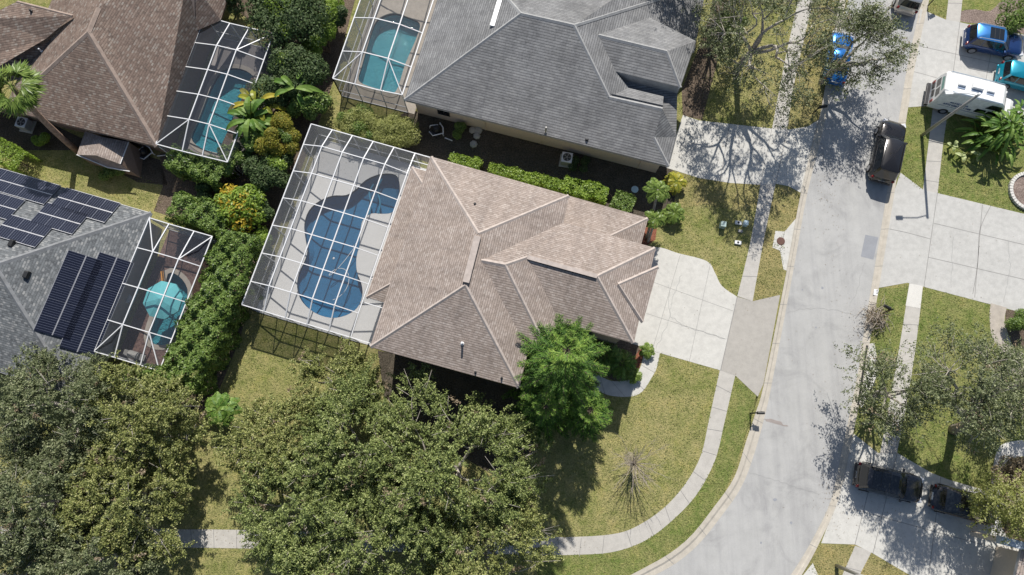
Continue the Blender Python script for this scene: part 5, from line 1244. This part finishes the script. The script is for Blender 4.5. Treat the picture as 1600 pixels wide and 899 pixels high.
def shrub(px, py, r, h, label, mat='dark', leaves=5000, name='shrub', z=0, lsize=.16, cat='shrub', group=None, rx=1, ry=1, rz=0, box=False, zpx=None, mat2=None, frac2=.0, lumps=None, stem='barkd', aspect=.5):
    """rounded plant: leaves over lumpy shells, with a stem; px,py is where its middle shows at half height"""
    c = G(px, py, h * .6 if zpx is None else zpx); t = thing(name, label, cat, (c.x, c.y, z), rz, group)
    k = lumps or max(5, int(r * r * 5)); L = []
    for _ in range(k):
        a = RNG.uniform(0, 2 * math.pi); q = math.sqrt(RNG.uniform(0, 1)) * .78
        L.append([q * math.cos(a) * r * rx, q * math.sin(a) * r * ry, h * (.45 + .25 * (1 - q * q)) + RNG.uniform(-.1, .1) * h])
    L = np.array(L); lr = r * .36 * RNG.uniform(.7, 1.2, k) if k > 6 else r * .45 * np.ones(k); n = leaves // k + 1
    d = RNG.normal(size=(k * n, 3)); d /= np.linalg.norm(d, axis=1)[:, None]; d[:, 2] = np.abs(d[:, 2]) * np.where(RNG.random(k * n) < .75, 1, -1)
    rr = RNG.uniform(.7, 1.05, (k * n, 1)); C = np.repeat(L, n, 0) + d * rr * np.repeat(lr, n)[:, None] * np.array([min(1, rx + .2), min(1, ry + .2), min(1.0, h * .32 / max(.1, r * .36))])
    C[:, 2] = np.clip(C[:, 2], .05, None)
    nr = d * .8 + RNG.normal(size=d.shape) * .45 + np.array([0, 0, .35])
    lumpmat = RNG.random(k) < frac2; mi = np.repeat(lumpmat, n).astype(int) if mat2 else None
    mbS = MB()
    for p in L[:12]: mbS.tube([(0, 0, -.05), (p[0] * .4, p[1] * .4, p[2] * .5), tuple(p)], [.06, .04, .02], 5)
    mbS.build('stem', M[stem], t)
    leaf_obj('foliage', C, nr, lsize, [M[mat], M[mat2]] if mat2 else M[mat], t, aspect, mi)
    return t
def hedge(pathpx, width, h, label, mat='hedge', dens=420, lsize=.17, bump=.22, name='hedge', zt=None, group=None, cat='hedge'):
    """hedge along a path of top-surface pixels (height h)"""
    P = [G(x, y, h if zt is None else zt) for x, y in pathpx]; P = [Vector((p.x, p.y, 0)) for p in P]; o0 = P[0].copy()
    t = thing(name, label, cat, (o0.x, o0.y, 0), 0, group); Cs = []; Ns = []
    ph = RNG.uniform(0, 6, 6)
    for a, b in zip(P[:-1], P[1:]):
        d = b - a; L = d.length; d.normalize(); s = Vector((-d.y, d.x, 0)); w = width
        area = L * (w + 2 * h); n = int(area * dens); u = RNG.uniform(-.05 * w, L + .05 * w, n); v = RNG.uniform(-(w / 2 + h), w / 2 + h, n)
        top = np.abs(v) < w / 2; y = np.clip(v, -w / 2, w / 2); z = np.where(top, h, h - (np.abs(v) - w / 2))
        # round the shoulders
        e = np.clip((np.abs(y) - w * .28) / (w * .22), 0, 1); z = z - np.where(top, e ** 2 * h * .12, 0)
        g0 = np.array(a) [None] + np.outer(u, np.array(d)) + np.outer(y, np.array(s)); 
        lump = bump * (np.sin(g0[:, 0] * 3.1 + ph[0]) * np.sin(g0[:, 1] * 2.7 + ph[1]) + .7 * np.sin(g0[:, 0] * 6.3 + ph[2] + z * 3) * np.sin(g0[:, 1] * 5.9 + ph[3]))
        nr = np.where(top[:, None], np.array([[0, 0, 1.0]]), np.sign(y)[:, None] * np.array(s)[None])
        C = g0; C[:, 2] = z; dep = -np.abs(RNG.normal(size=n)) * .10
        C = C + nr * (lump + dep)[:, None] + RNG.normal(size=C.shape) * .03
        C[:, 2] = np.clip(C[:, 2], .03, None); Cs.append(C - np.array(o0)); Ns.append(nr + RNG.normal(size=C.shape) * .5 + np.array([0, 0, .25]))
    leaf_obj('foliage', np.concatenate(Cs), np.concatenate(Ns), lsize, M[mat], t, .55)
    mb = MB()
    for a, b in zip(P[:-1], P[1:]):
        L = (b - a).length; k = max(2, int(L / .5))
        for i in range(k):
            q = a.lerp(b, (i + .5) / k) - o0
            mb.tube([(q.x, q.y, -.05), (q.x, q.y, h * .5)], .04, 5)
            for _ in range(7): mb.tube([(q.x, q.y, h * .35), (q.x + random.uniform(-.4, .4) * width, q.y + random.uniform(-.4, .4) * width, h * random.uniform(.6, .88))], .015, 4)
    mb.build('stems', M['barkd'], t); return t
def palm(px, py, ztop, base, label, nf=14, fl=1.8, mat='palm', fan=False, bark='palmbark2', tr=.13, group=None, droop=.55, name='palm_tree', lw=.10, nl=22, cat='palm', up=.55):
    """crown centre shows at px,py at height ztop; trunk foot stands at pixel base"""
    top = G(px, py, ztop); b = G(*base, 0) if base else Vector((top.x, top.y, 0)); t = thing(name, label, cat, (b.x, b.y, 0), 0, group); tp = top - b
    mb = MB(); n = 8; pts = []; rad = []
    for i in range(n + 1):
        s = i / n; pts.append((tp.x * s ** 1.4, tp.y * s ** 1.4, tp.z * s)); rad.append(tr * (1.25 - .35 * s) * (1 + .05 * (i % 2)))
    mb.tube(pts, rad, 9); mb.build('trunk', M[bark], t, smooth=True)
    C = []; Nn = []; D = []; Sz = []; mr = MB()
    for f in range(nf):
        a = 2 * math.pi * f * .382 + RNG.uniform(-.2, .2); el = up * (1 - f / nf * 1.35) + RNG.uniform(-.1, .1); L = fl * RNG.uniform(.85, 1.1)
        h = np.array([math.cos(a), math.sin(a), 0]); pts = []
        for i in range(nl + 1):
            s = i / nl; pts.append(np.array(tp) + h * L * s * math.cos(el * .8) + np.array([0, 0, L * (math.sin(el) * s - droop * s * s)]))
        mr.tube([tuple(p) for p in pts[::4]], [.022] + [.014] * (len(pts[::4]) - 1), 4)
        side = np.cross(h, [0, 0, 1])
        if fan:
            c0 = pts[nl * 5 // 10]; dd = pts[-1] - pts[nl // 2]; dd /= np.linalg.norm(dd)
            for k in range(-11, 12):
                an = k * .135; dr = dd * math.cos(an) + side * math.sin(an) + np.array([0, 0, -.12 * abs(k) / 9]); ll = fl * .55 * (1 - abs(k) * .025)
                C.append(c0 + dr * ll / 2); D.append(dr); Nn.append(np.array([0, 0, 1]) + dd * .3 + RNG.normal(size=3) * .15); Sz.append(ll)
        else:
            for i in range(2, nl + 1):
                s = i / nl; ll = L * .34 * (math.sin(math.pi * min(1, s * .85 + .12)) ** .7)
                tg = pts[i] - pts[i - 1]; tg /= np.linalg.norm(tg)
                for sg in (-1, 1):
                    dr = side * sg * .85 + tg * .55 + np.array([0, 0, -.28]); dr /= np.linalg.norm(dr)
                    C.append(pts[i] + dr * ll / 2); D.append(dr); Nn.append(np.cross(dr, tg) * sg * (1 if True else 1) * (1) + RNG.normal(size=3) * .12); Sz.append(ll)
    mr.build('frond_stalks', M['palm'], t)
    o = leaf_obj('fronds', np.array(C), np.array(Nn), np.array(Sz), M[mat], t, (lw / np.mean(Sz)) * 1.4, dirs=np.array(D))
    return t
def bananas(px, py, h, label, n=14, ll=1.6, mat='banana', name='banana_plant', spread=.7, lw=.42, group=None):
    """clump of paddle leaves"""
    c = G(px, py, h * .7); t = thing(name, label, 'plant', (c.x, c.y, 0), 0, group); ms = MB(); ml = MB()
    for k in range(n):
        a = 2 * math.pi * k * .382; r0 = RNG.uniform(0, spread); b = Vector((r0 * math.cos(a) * .5, r0 * math.sin(a) * .5, 0)); e = RNG.uniform(.15, 1.1) * (1 if n < 40 else .8); L = ll * RNG.uniform(.8, 1.15)
        z0 = h * (RNG.uniform(.5, .8) if n < 40 else RNG.uniform(.25, .95) * (1.1 - .5 * r0 / max(.1, spread))); s0 = Vector((r0 * math.cos(a), r0 * math.sin(a), z0)); hd = Vector((math.cos(a), math.sin(a), 0)); sd = Vector((-hd.y, hd.x, 0))
        ms.tube([b, b.lerp(s0, .6) + Vector((0, 0, .1)), s0], [.05, .035, .025], 5); rows = []
        for i in range(7):
            s = i / 6; p = s0 + hd * L * s * math.cos(e * .7) + Vector((0, 0, L * (math.sin(e) * s - .75 * s * s))); w = lw * math.sin(math.pi * (s * .9 + .06)) ** .6 / 2
            rows.append([p - sd * w + Vector((0, 0, .3 * w)), p, p + sd * w + Vector((0, 0, .3 * w))])
        vs = [v for r_ in rows for v in r_]; ml.add(vs, [(i * 3 + j, i * 3 + j + 1, (i + 1) * 3 + j + 1, (i + 1) * 3 + j) for i in range(6) for j in range(2)])
    ms.build('stems', M['palm'], t); ml.build('leaves', M[mat], t); return t
def norfolk(px, py, h, r, label, tiers=14, nb=8):
    """conifer with whorled plume-like branches; px,py is the foot"""
    c = G(px, py, 0); t = thing('conifer', label, 'tree', (c.x, c.y, 0), 0, 'bright green conifers'); mb = MB(); mb.tube([(0, 0, -.1), (0, 0, h * .5), (0, 0, h)], [.2 * h / 10, .12 * h / 10, .02], 9); mb.build('trunk', M['barkd'], t, smooth=True)
    C = []; D = []; Sz = []; Nn = []; mi = []; br = MB()
    for k in range(tiers):
        s = (k + .5) / tiers; z = h * (.10 + .90 * s); rad = r * (1 - s) ** .62 * 1.0 + .55; off = k * .41
        for b in range(nb):
            a = 2 * math.pi * b / nb + off + RNG.uniform(-.12, .12); L = rad * RNG.uniform(.85, 1.1); hd = np.array([math.cos(a), math.sin(a), 0]); sd = np.array([-hd[1], hd[0], 0])
            el = .05 + .75 * s ** 2.5; n = max(10, int(L / .06)); P = []
            for i in range(n + 1):
                u = i / n; P.append(np.array([0, 0, z]) + hd * L * u * math.cos(el) + np.array([0, 0, L * (math.sin(el) * u - .30 * u + .42 * u * u)]))
            br.tube([tuple(p) for p in P[::max(1, n // 4)]], [.03] * len(P[::max(1, n // 4)]), 5)
            for i in range(max(2, int(n * .30)), n + 1):
                u = i / n; tg = P[i] - P[i - 1]; tg /= np.linalg.norm(tg); ll = (.50 * (1 - u) ** .6 + .20) * min(1, L / 1.2)
                for sg in (-1, 1):
                    for lift in (.1, .55):
                        dr = sd * sg * (.75 - lift * .3) + tg * .75 + np.array([0, 0, lift]) + RNG.normal(size=3) * .1; dr /= np.linalg.norm(dr)
                        C.append(P[i] + dr * ll * .5); D.append(dr); Sz.append(ll * 1.1); Nn.append(RNG.normal(size=3) * .35 + np.array([0, .2, .8])); mi.append(1 if (s > .86 or (u > .72 and RNG.random() < .35)) else 0)
    br.build('branches', M['barkd'], t)
    leaf_obj('crown', np.array(C), np.array(Nn), np.array(Sz), [M['pine'], M['pinetip']], t, .10, mi, dirs=np.array(D)); return t

# --- bottom oaks (crowns overlap into one canopy; px,py are the trunk feet)
def foot(px, py, z): k = 1 / (1 - z / H); return (800 + (px - 800) / k, 670 + (py - 670) / k)
OAKS = [ # crown-centre pixel, crown height, radius, leaves, mat, label
 (705, 738, 9.0, 5.2, 52000, 'oak', 'largest oak below the tan-roofed house, its round crown nearest the conifers'),
 (545, 712, 8.2, 4.1, 34000, 'oak', 'oak left of the largest oak in the bottom canopy'),
 (465, 800, 7.6, 4.0, 32000, 'oak', 'oak above the sidewalk at the left end of the middle canopy'),
 (580, 855, 8.0, 4.5, 38000, 'oak', 'oak at the bottom edge in the middle of the canopy'),
 (755, 872, 8.0, 4.0, 32000, 'oaky', 'oak at the bottom edge whose crown reaches over the sidewalk beside the front lawn'),
 (412, 700, 6.0, 2.8, 17000, 'oaky', 'yellowish oak above the dry back lawn'),
 (520, 605, 5.4, 2.8, 18000, 'oaky', 'pale yellow-green oak touching the lower corner of the large screen cage'),
 (80, 650, 7.5, 3.9, 32000, 'oakg', 'oak over the lower edge of the slate-grey roof at the left'),
 (205, 665, 7.0, 3.5, 28000, 'oaky', 'yellowish oak below the patio screen cage at the left'),
 (40, 790, 8.0, 4.5, 38000, 'oakg', 'oak filling the bottom left corner'),
 (190, 780, 7.4, 3.6, 30000, 'oaky', 'oak just left of the gap over the sidewalk'),
 (140, 885, 7.6, 3.6, 26000, 'oakg', 'oak at the bottom edge left of the sunlit sidewalk gap'),
]
for i, (x, y, h, r, n, m, lab) in enumerate(OAKS):
    fx, fy = foot(x, y, h * .72)
    oak(fx, fy, h, r, lab, int(n * 1.9), int(r * r * 3.6), m, 'bark', lsize=.135, group='oaks in the bottom canopy', bare=.10, clump=.74, tr=.2)
# --- street oaks
SO = dict(group='street oaks', lsize=.14)
oak(1150, 112, 12.0, 4.6, 'tall street oak with pale branches above the driveway of the grey-roofed house', 22000, 85, 'oakg', 'barkp', lean=(.2, -1.0), bare=.35, tr=.25, clump=.7, **SO)
oak(1284, 128, 7.6, 2.9, 'street oak leaning over the blue parked car', 17000, 44, 'oakg', 'barkp', lean=(1.1, .3), bare=.12, tr=.24, **SO)
oak(1108, 52, 6.5, 2.0, 'smaller oak close to the right end of the grey-shingle roof', 7500, 26, 'oakg', 'barkp', tr=.16, bare=.15, **SO)
oak(1364, 620, 7.5, 2.6, 'small oak on the verge over the storm inlet', 13000, 36, 'oakg', 'barkp', lean=(-.8, .2), bare=.12, tr=.18, **SO)
oak(1490, 672, 11.0, 3.5, 'big sparse oak on the right-hand lawn above the two dark cars', 19000, 64, 'oakg', 'bark', lean=(-2.7, 2.6), bare=.25, tr=.32, crown=(.55, 1.0), **SO)
oak(1530, 778, 6.0, 2.0, 'oak with browning leaves over the front of the black car', 12000, 28, 'olive', 'barkp', tr=.18, bare=.12, **SO)
oak(1552, 604, 6.0, 2.3, 'grey-twigged tree at the right edge above the pale curved path', 9000, 40, 'oakg', 'barkp', tr=.18, bare=.4, **SO)
oak(1045, -35, 9.5, 3.6, 'oak beyond the top edge whose shadow mottles the grey roof', 12000, 45, 'oakg', 'barkp', bare=.15, tr=.28, **SO)
# --- conifers by the front walk
norfolk(864, 580, 14.0, 3.4, 'tall bright green conifer beside the tan-roofed house', 12, 7)
norfolk(908, 645, 6.2, 1.7, 'short bright green conifer at the foot of the tall one', 6, 8)
norfolk(846, 640, 7.0, 2.0, 'dark lower conifer left of the short bright one', 6, 7)
# --- bare tree in the front lawn
c = G(986, 722, 0); t = thing('bare_tree', 'small leafless tree on the front lawn', 'tree', (c.x, c.y, 0)); mb = MB()
mb.tube([(0, 0, 0), (.03, 0, .6), (0, .02, 1.1)], [.07, .055, .045], 7); mb.build('trunk', M['twig'], t); mb = MB()
for k in range(46):
    a = RNG.uniform(0, 2 * math.pi); e = RNG.uniform(.55, 1.35); L = RNG.uniform(1.3, 3.0); hd = Vector((math.cos(a) * math.cos(e), math.sin(a) * math.cos(e), math.sin(e))); z0 = RNG.uniform(.6, 1.2); p0 = Vector((0, 0, z0))
    pts = [p0 + hd * L * s + Vector((0, 0, -.1 * s)) + Vector(RNG.normal(size=3) * .04) for s in (0, .35, .7, 1)]; mb.tube(pts, [.022, .016, .011, .005], 5)
    for _ in range(5):
        s = RNG.uniform(.3, .95); q = p0 + hd * L * s; d = (hd + Vector(RNG.normal(size=3) * .45)).normalized(); mb.tube([q, q + d * RNG.uniform(.3, .9)], [.009, .003], 4)
mb.build('branches', M['twig'], t)
mb = MB(); c2 = G(984, 718, .01); mb.poly([(c2.x + .45 * math.cos(a) * random.uniform(.8, 1.1), c2.y + .5 * math.sin(a) * random.uniform(.8, 1.1), .012) for a in [k * math.pi / 6 for k in range(12)]]); struct(mb.build('mulch_bed', M['sand']), 'pale patch of sand round the bare tree')
# --- hedges
hedge([(268, 268), (300, 283)], 1.0, 2.0, 'short hedge piece right of the soil strip between the left houses', 'hedge') if False else None
hedge([(262, 243), (300, 255), (345, 272)], 1.7, 2.4, 'dark green hedge below the bluish screen cage', 'hedge', 380, group='hedges between the left houses')
hedge([(268, 318), (310, 330), (352, 345)], 2.0, 2.4, 'round-ended hedge above the patio screen cage', 'hedge', 380, group='hedges between the left houses')
hedge([(368, 365), (350, 430), (322, 490), (294, 550), (270, 600)], 2.9, 3.3, 'long high hedge between the left patio and the large pool cage', 'hedge', 400, bump=.3, group='hedges between the left houses')
hedge([(270, 585), (235, 600), (190, 600)], 2.0, 2.8, 'hedge end below the patio cage, curving left', 'hedge', 380, bump=.3, group='hedges between the left houses')
hedge([(703, 246), (750, 257)], .9, 1.6, 'shortest clipped hedge, nearest the large screen cage, above the tan roof', 'hedge2', 420, .14, .1, group='clipped hedges above the tan roof')
hedge([(764, 262), (830, 278), (880, 290)], .95, 1.6, 'longest clipped hedge above the tan roof', 'hedge2', 420, .14, .1, group='clipped hedges above the tan roof')
hedge([(882, 288), (948, 304)], 1.35, 1.8, 'brighter leafy hedge in the middle of the row above the tan roof', 'hedge2', 420, .2, .16, group='clipped hedges above the tan roof')
hedge([(960, 309), (988, 322)], 1.5, 1.6, 'rounded hedge block at the driveway end of the row', 'hedge', 420, .15, .12, group='clipped hedges above the tan roof')
hedge([(-12, 228), (30, 252)], 1.7, 1.8, 'clipped hedge beside the air conditioner at the left edge', 'hedge2', 420, .12, .06)
shrub(65, 217, .75, 1.2, 'round bright shrub below the leaning palm trunk', 'hedge2', 4500, lsize=.12)
shrub(175, 268, .9, .8, 'low dark shrub in front of the brown shed', 'hedge', 2500, lsize=.12)
# olive bush between cages
shrub(560, 195, 1.5, 1.9, 'pale olive bush with a green middle above the large cage, left half', 'olive', 20000, mat2='hedge', frac2=.3, lsize=.15, rx=1.35, aspect=.28, lumps=42)
shrub(618, 207, 1.6, 2.0, 'pale yellowish bush above the large cage, right half', 'olive', 22000, lsize=.15, rx=1.3, ry=.95, aspect=.28, lumps=42)
# dense planting between the pools
mass = [(455, 30, 3.0, 4.6, 'dark'), (418, 15, 2.0, 4.2, 'dark'), (462, 112, 2.2, 4.2, 'dark'), (505, 60, 1.6, 3.4, 'hedge2'), (420, 145, 1.8, 3.6, 'dark'), (480, 165, 1.7, 3.0, 'hedge'), (515, 15, 1.6, 3.4, 'dark'), (352, -8, 1.6, 4.0, 'dark'),
        (425, 260, 1.9, 3.0, 'dark'), (395, 210, 1.7, 3.2, 'hedge'), (400, 325, 1.5, 2.2, 'dark'), (365, 250, 1.4, 2.8, 'hedge'), (410, 375, .9, 1.4, 'hedge2'), (330, 300, 1.3, 1.6, 'dark')]
wh = ['behind the bluish cage, largest of the dark clumps', 'next to the brown roof edge at the top', 'below the largest dark clump', 'with bright leaves along the teal pool cage', 'above the broad-leaved plants', 'bright-topped, near the corner of the teal pool cage', 'dark, at the top beside the teal pool cage', 'overhanging the top of the bluish cage',
      'dark, left of the large screen cage', 'between the broad-leaved plant and the yellow tree', 'dark, between the orange shrub and the large cage', 'green, right below the bluish cage', 'small and bright green against the large cage wall', 'dark, between the two left hedges']
for (x, y, r, h, m), w_ in zip(mass, wh):
    shrub(x, y, r, h, 'bush ' + w_, m, int(3000 * r * r / 2 + 2500), name='bush', lsize=.2, cat='bush', group='bushes between the pools', mat2='hedge2' if m == 'dark' else None, frac2=.10)
shrub(436, 214, 1.75, 4.2, 'rounded tree with yellow-olive foliage left of the large cage', 'yell', 11000, name='shrub_tree', lsize=.15, cat='tree', mat2='hedge', frac2=.12)
shrub(375, 325, 1.9, 2.8, 'shrub with yellow and orange leaves between the hedges and the large cage', 'hedge2', 8000, name='croton_shrub', lsize=.26, mat2='orange', frac2=.28, lumps=60)
bananas(392, 186, 4.2, 'broad-leaved banana-like plant over the edge of the bluish cage', 34, 1.5, group='broad-leaved plants')
bananas(400, 160, 4.3, 'yellowish broad-leaved plant nearest the teal water of the bluish cage', 12, 1.5, 'palmy', group='broad-leaved plants')
bananas(462, 140, 4.4, 'light green broad-leaved plant in the dark bushes', 14, 1.5, group='broad-leaved plants')
palm(341, 640, 2.2, None, 'small green palm in the dark gap beside the long hedge', 18, 1.3, 'banana', lw=.16, nl=18, tr=.09)
# --- palms
palm(18, 135, 8.2, (121, 236), 'tall leaning fan palm over the brown roof at the left', 26, 2.0, 'palm', True, 'palmbark', .19, droop=.5, lw=.09)
palm(1028, 296, 3.6, (1010, 372), 'palm with the brighter crown, upper one by the garage corner', 15, 1.0, 'palm', group='small palms by the garage corner', tr=.09, lw=.07)
palm(1024, 341, 2.9, (1012, 378), 'lower small palm at the garage corner', 14, .85, 'palm', group='small palms by the garage corner', tr=.08, lw=.07)
palm(1057, 283, .8, None, 'yellow-leaved cycad beside the driveway of the grey-roofed house', 18, .9, 'palmy', tr=.1, lw=.08, name='cycad', cat='plant')
palm(1054, 332, .9, None, 'green cycad on the lawn below the yellow one', 18, .9, 'palm', tr=.1, lw=.08, name='cycad', cat='plant')
for (x, y, s, m, l) in ((1012, 548, .65, 'palm', 'spiky plant at the driveway corner of the front bed'), (991, 586, .65, 'palm', 'spiky plant leaning over the curved front walk'), (945, 558, 1.5, 'banana', 'dark leafy palm-like plant in the middle of the front bed'), (915, 540, 1.2, 'palm', 'leafy plant in the shade under the garage eave'), (972, 568, 1.35, 'banana', 'dark feathery plant at the rounded end of the front bed')):
    palm(x, y, .6, None, l, 16, s, m, tr=.05, lw=.05, name='spiky_plant', cat='plant', nl=14, group='plants in the front bed')
# --- right side plants
bananas(1572, 200, 3.2, 'big dark-green broad-leaved plant below the camper van', 120, .95, 'banana', spread=1.9, lw=.24)
bananas(1598, 180, 2.8, 'broad-leaved plant between the camper van and the right edge', 50, .9, 'banana', spread=1.1, lw=.22)
for x, y, l in ((1489, 228, 'upper pale-leaved seedling on the lawn by the lamp'), (1503, 245, 'middle pale-leaved seedling with the widest leaf'), (1526, 243, 'pale-leaved seedling nearest the big broad-leaved plant')):
    bananas(x, y, .9, l, 4, .5, 'palel', name='seedling', spread=.1, lw=.28, group='pale seedlings on the lawn')
shrub(1594, 508, 1.0, 1.2, 'round clipped shrub at the right edge beside the curved pinkish path', 'hedge', 4500, lsize=.12)
shrub(1585, 745, 1.5, 1.6, 'brown-leaved shrub inside the pale curved path', 'brownl', 3500, lsize=.16)
shrub(715, 196 + 6, .7, .9, 'dark shrub against the cream wall', 'hedge', 2600, lsize=.12)
shrub(905, 256, .8, .7, 'low dark shrub right of the white-topped air conditioner', 'dark', 1800, lsize=.1)
shrub(1590, 25, 1.6, 2.4, 'dark shrub at the top right corner', 'hedge', 4500, lsize=.16)
shrub(1145, 40, 1.3, 1.8, 'green shrub at the top beside the grey roof', 'hedge', 4000, lsize=.18)
# curved block edging at the right
c = G(1607, 300, 0); t = thing('planter_ring', 'whitish curved block edging at the right end of the big driveway', 'planter', (c.x, c.y, 0)); mb = MB()
for k in range(26):
    a = R(75 + k * 8.5); mb.box((1.45 * math.cos(a), 1.45 * math.sin(a), .12), (.26, .19, .24), a)
mb.build('edging_blocks', M['walklight'], t, bevel=.02); mb = MB(); mb.lathe((0, 0, 0), [(1.36, 0), (1.36, .1), (.1, .16)], 24); mb.build('bed', M['gravel'], t)
# rocks by house B
for i, (x, y, s) in enumerate(((738, 203, .3), (747, 203, .36), (745, 212, .3), (740, 225, .32))):
    c = G(x, y, .1); mb = MB(); mb.lathe((c.x, c.y, -.02), [(s, 0), (s * .95, .12), (s * .6, .22)], 7); tag(mb.build('rock', M['walk']), ['grey rock nearest the cream wall', 'largest grey rock by the cream wall', 'lower grey rock of the cluster by the cream wall', 'lone grey rock below the cluster'][i], 'rock', 'rocks by the cream wall')
# brush pile at the kerb
c = G(1364, 497, 0); t = thing('brush_pile', 'pile of cut brown branches lying on the kerb', 'brush pile', (c.x, c.y, .08)); mb = MB(); 
for _ in range(120):
    a = RNG.uniform(0, 2 * math.pi); p0 = Vector((RNG.normal() * .45, RNG.normal() * .45, RNG.uniform(.05, .8))); L = RNG.uniform(.3, 1.0); d = Vector((math.cos(a), math.sin(a), RNG.uniform(-.25, .35)))
    p1 = p0 + d * L; p1.z = max(.03, p1.z); mb.tube([p0, p0.lerp(p1, .5) + Vector(RNG.normal(size=3) * .05), p1], [.022, .016, .007], 4)
mb.build('twigs', M['twig'], t); C = RNG.normal(size=(900, 3)) * np.array([.45, .45, .3]) + np.array([0, 0, .4]); C[:, 2] = np.abs(C[:, 2]); leaf_obj('dead_leaves', C, RNG.normal(size=C.shape) + np.array([0, 0, .6]), .12, M['brownl'], t)

# ------------------------------------------------------------------ grass blades and fallen leaves (uncountable)
def inpoly(P, poly):
    x, y = P[:, 0], P[:, 1]; ins = np.zeros(len(P), bool); n = len(poly)
    for i in range(n):
        x1, y1 = poly[i]; x2, y2 = poly[(i + 1) % n]
        c = ((y1 > y) != (y2 > y)) & (x < (x2 - x1) * (y - y1) / (y2 - y1 + 1e-12) + x1); ins ^= c
    return ins
LAWNS = [
 [(1031, 551), (1126, 579), (1119, 604), (1107, 660), (1095, 712), (1071, 756), (1036, 795), (992, 824), (956, 835), (900, 839), (840, 839), (800, 720), (830, 640), (925, 606), (952, 618), (984, 620), (1004, 612), (1020, 588)],
 [(1149, 587), (1184, 620), (1165, 690), (1147, 745), (1115, 792), (1071, 845), (1012, 884), (900, 930), (840, 930), (840, 867), (900, 867), (956, 863), (1004, 847), (1044, 819), (1087, 775), (1117, 720), (1131, 664)],
 [(1047, 269), (1093, 279), (1188, 290), (1172, 380), (1152, 463), (1128, 447), (1117, 426), (1104, 408), (1030, 385), (1035, 320)],
 [(1212, 287), (1251, 300), (1243, 340), (1226, 362), (1224, 421), (1216, 462), (1176, 471), (1194, 372)],
 [(1232, 203), (1243, 120), (1271, 0), (1311, 0), (1282, 173), (1262, 198)], [(1092, 188), (1110, 0), (1247, 0), (1226, 97), (1206, 201)],
 [(1416, 168), (1458, 166), (1450, 230), (1442, 297), (1397, 275)], [(1482, 168), (1600, 200), (1600, 333), (1465, 302), (1473, 230)],
 [(1374, 450), (1418, 443), (1404, 549), (1375, 708), (1333, 678), (1352, 580), (1374, 575), (1366, 536)], [(1442, 448), (1546, 475), (1550, 526), (1590, 600), (1560, 690), (1540, 760), (1483, 750), (1402, 708), (1428, 561)],
 [(1281, 851), (1336, 853), (1316, 905), (1280, 905), (1262, 890)], [(1437, 0), (1481, 0), (1478, 30), (1438, 14)], [(1362, 866), (1440, 905), (1340, 905)],
 [(400, 500), (590, 552), (600, 640), (500, 700), (330, 650), (375, 540)], [(130, 240), (260, 292), (250, 330), (60, 275), (40, 240)], [(235, 700), (380, 700), (380, 827), (230, 826)], [(230, 856), (400, 858), (400, 910), (200, 910)]]
Cs = []; Dn = 75
for L in LAWNS:
    W2 = np.array([list(G(x, y, 0).xy) for x, y in L]); lo, hi = W2.min(0), W2.max(0); n = int((hi - lo).prod() * Dn)
    P = RNG.uniform(lo, hi, (n, 2)); P = P[inpoly(P, W2)]; P = P + RNG.normal(size=P.shape) * .035
    # clumpy: thin it out by a smooth pattern
    f = np.sin(P[:, 0] * 2.3 + np.sin(P[:, 1] * 1.7)) * np.sin(P[:, 1] * 2.9 + np.sin(P[:, 0] * 1.3)); P = P[RNG.random(len(P)) < .62 + .38 * f]
    Cs.append(np.c_[P, np.full(len(P), .035)])
C = np.concatenate(Cs); print('grass', len(C))
M['blades'] = leafmat('grass_blades', [(.13, .155, .045), (.19, .22, .07), (.26, .275, .10), (.38, .36, .18)], .3, .35, .8)
leaf_obj('grass', C, RNG.normal(size=C.shape) * .7 + np.array([0, .2, .5]), .085, M['blades'], None, .55)
g = bpy.data.objects['grass']; tag(g, 'short tufty lawn grass', 'grass', kind='stuff')
Cs = []
for (x, y, rx_, ry_, n) in ((1290, 250, 1.2, 8, 500), (1160, 240, 5, 2, 450), (1335, 640, .8, 5, 420), (1420, 800, 6, 3, 450), (1345, 560, .8, 3, 220), (1300, 780, .8, 4, 260), (1180, 330, 3, 4, 300), (300, 842, 3, .8, 260), (880, 852, 2, .8, 120),
        (520, 240, 3, 3, 120), (660, 550, 2, 1, 60), (860, 230, 9, 1.5, 500), (1210, 120, 4, 5, 500), (1130, 500, 5, 4, 60), (1280, 560, 4, 12, 90), (1500, 390, 5, 4, 60)):
    c = G(x, y, .02); Cs.append(RNG.normal(size=(n // 2, 3)) * np.array([rx_ * .55, ry_ * .55, 0]) + np.array([c.x, c.y, .10 if 0 else .035]))
C = np.concatenate(Cs); leaf_obj('fallen_leaves', C, RNG.normal(size=C.shape) * .25 + np.array([0, 0, 1]), .07, M['brownl'], None, .5)
tag(bpy.data.objects['fallen_leaves'], 'scattered dry fallen leaves along kerbs and under trees', 'leaves', kind='stuff')
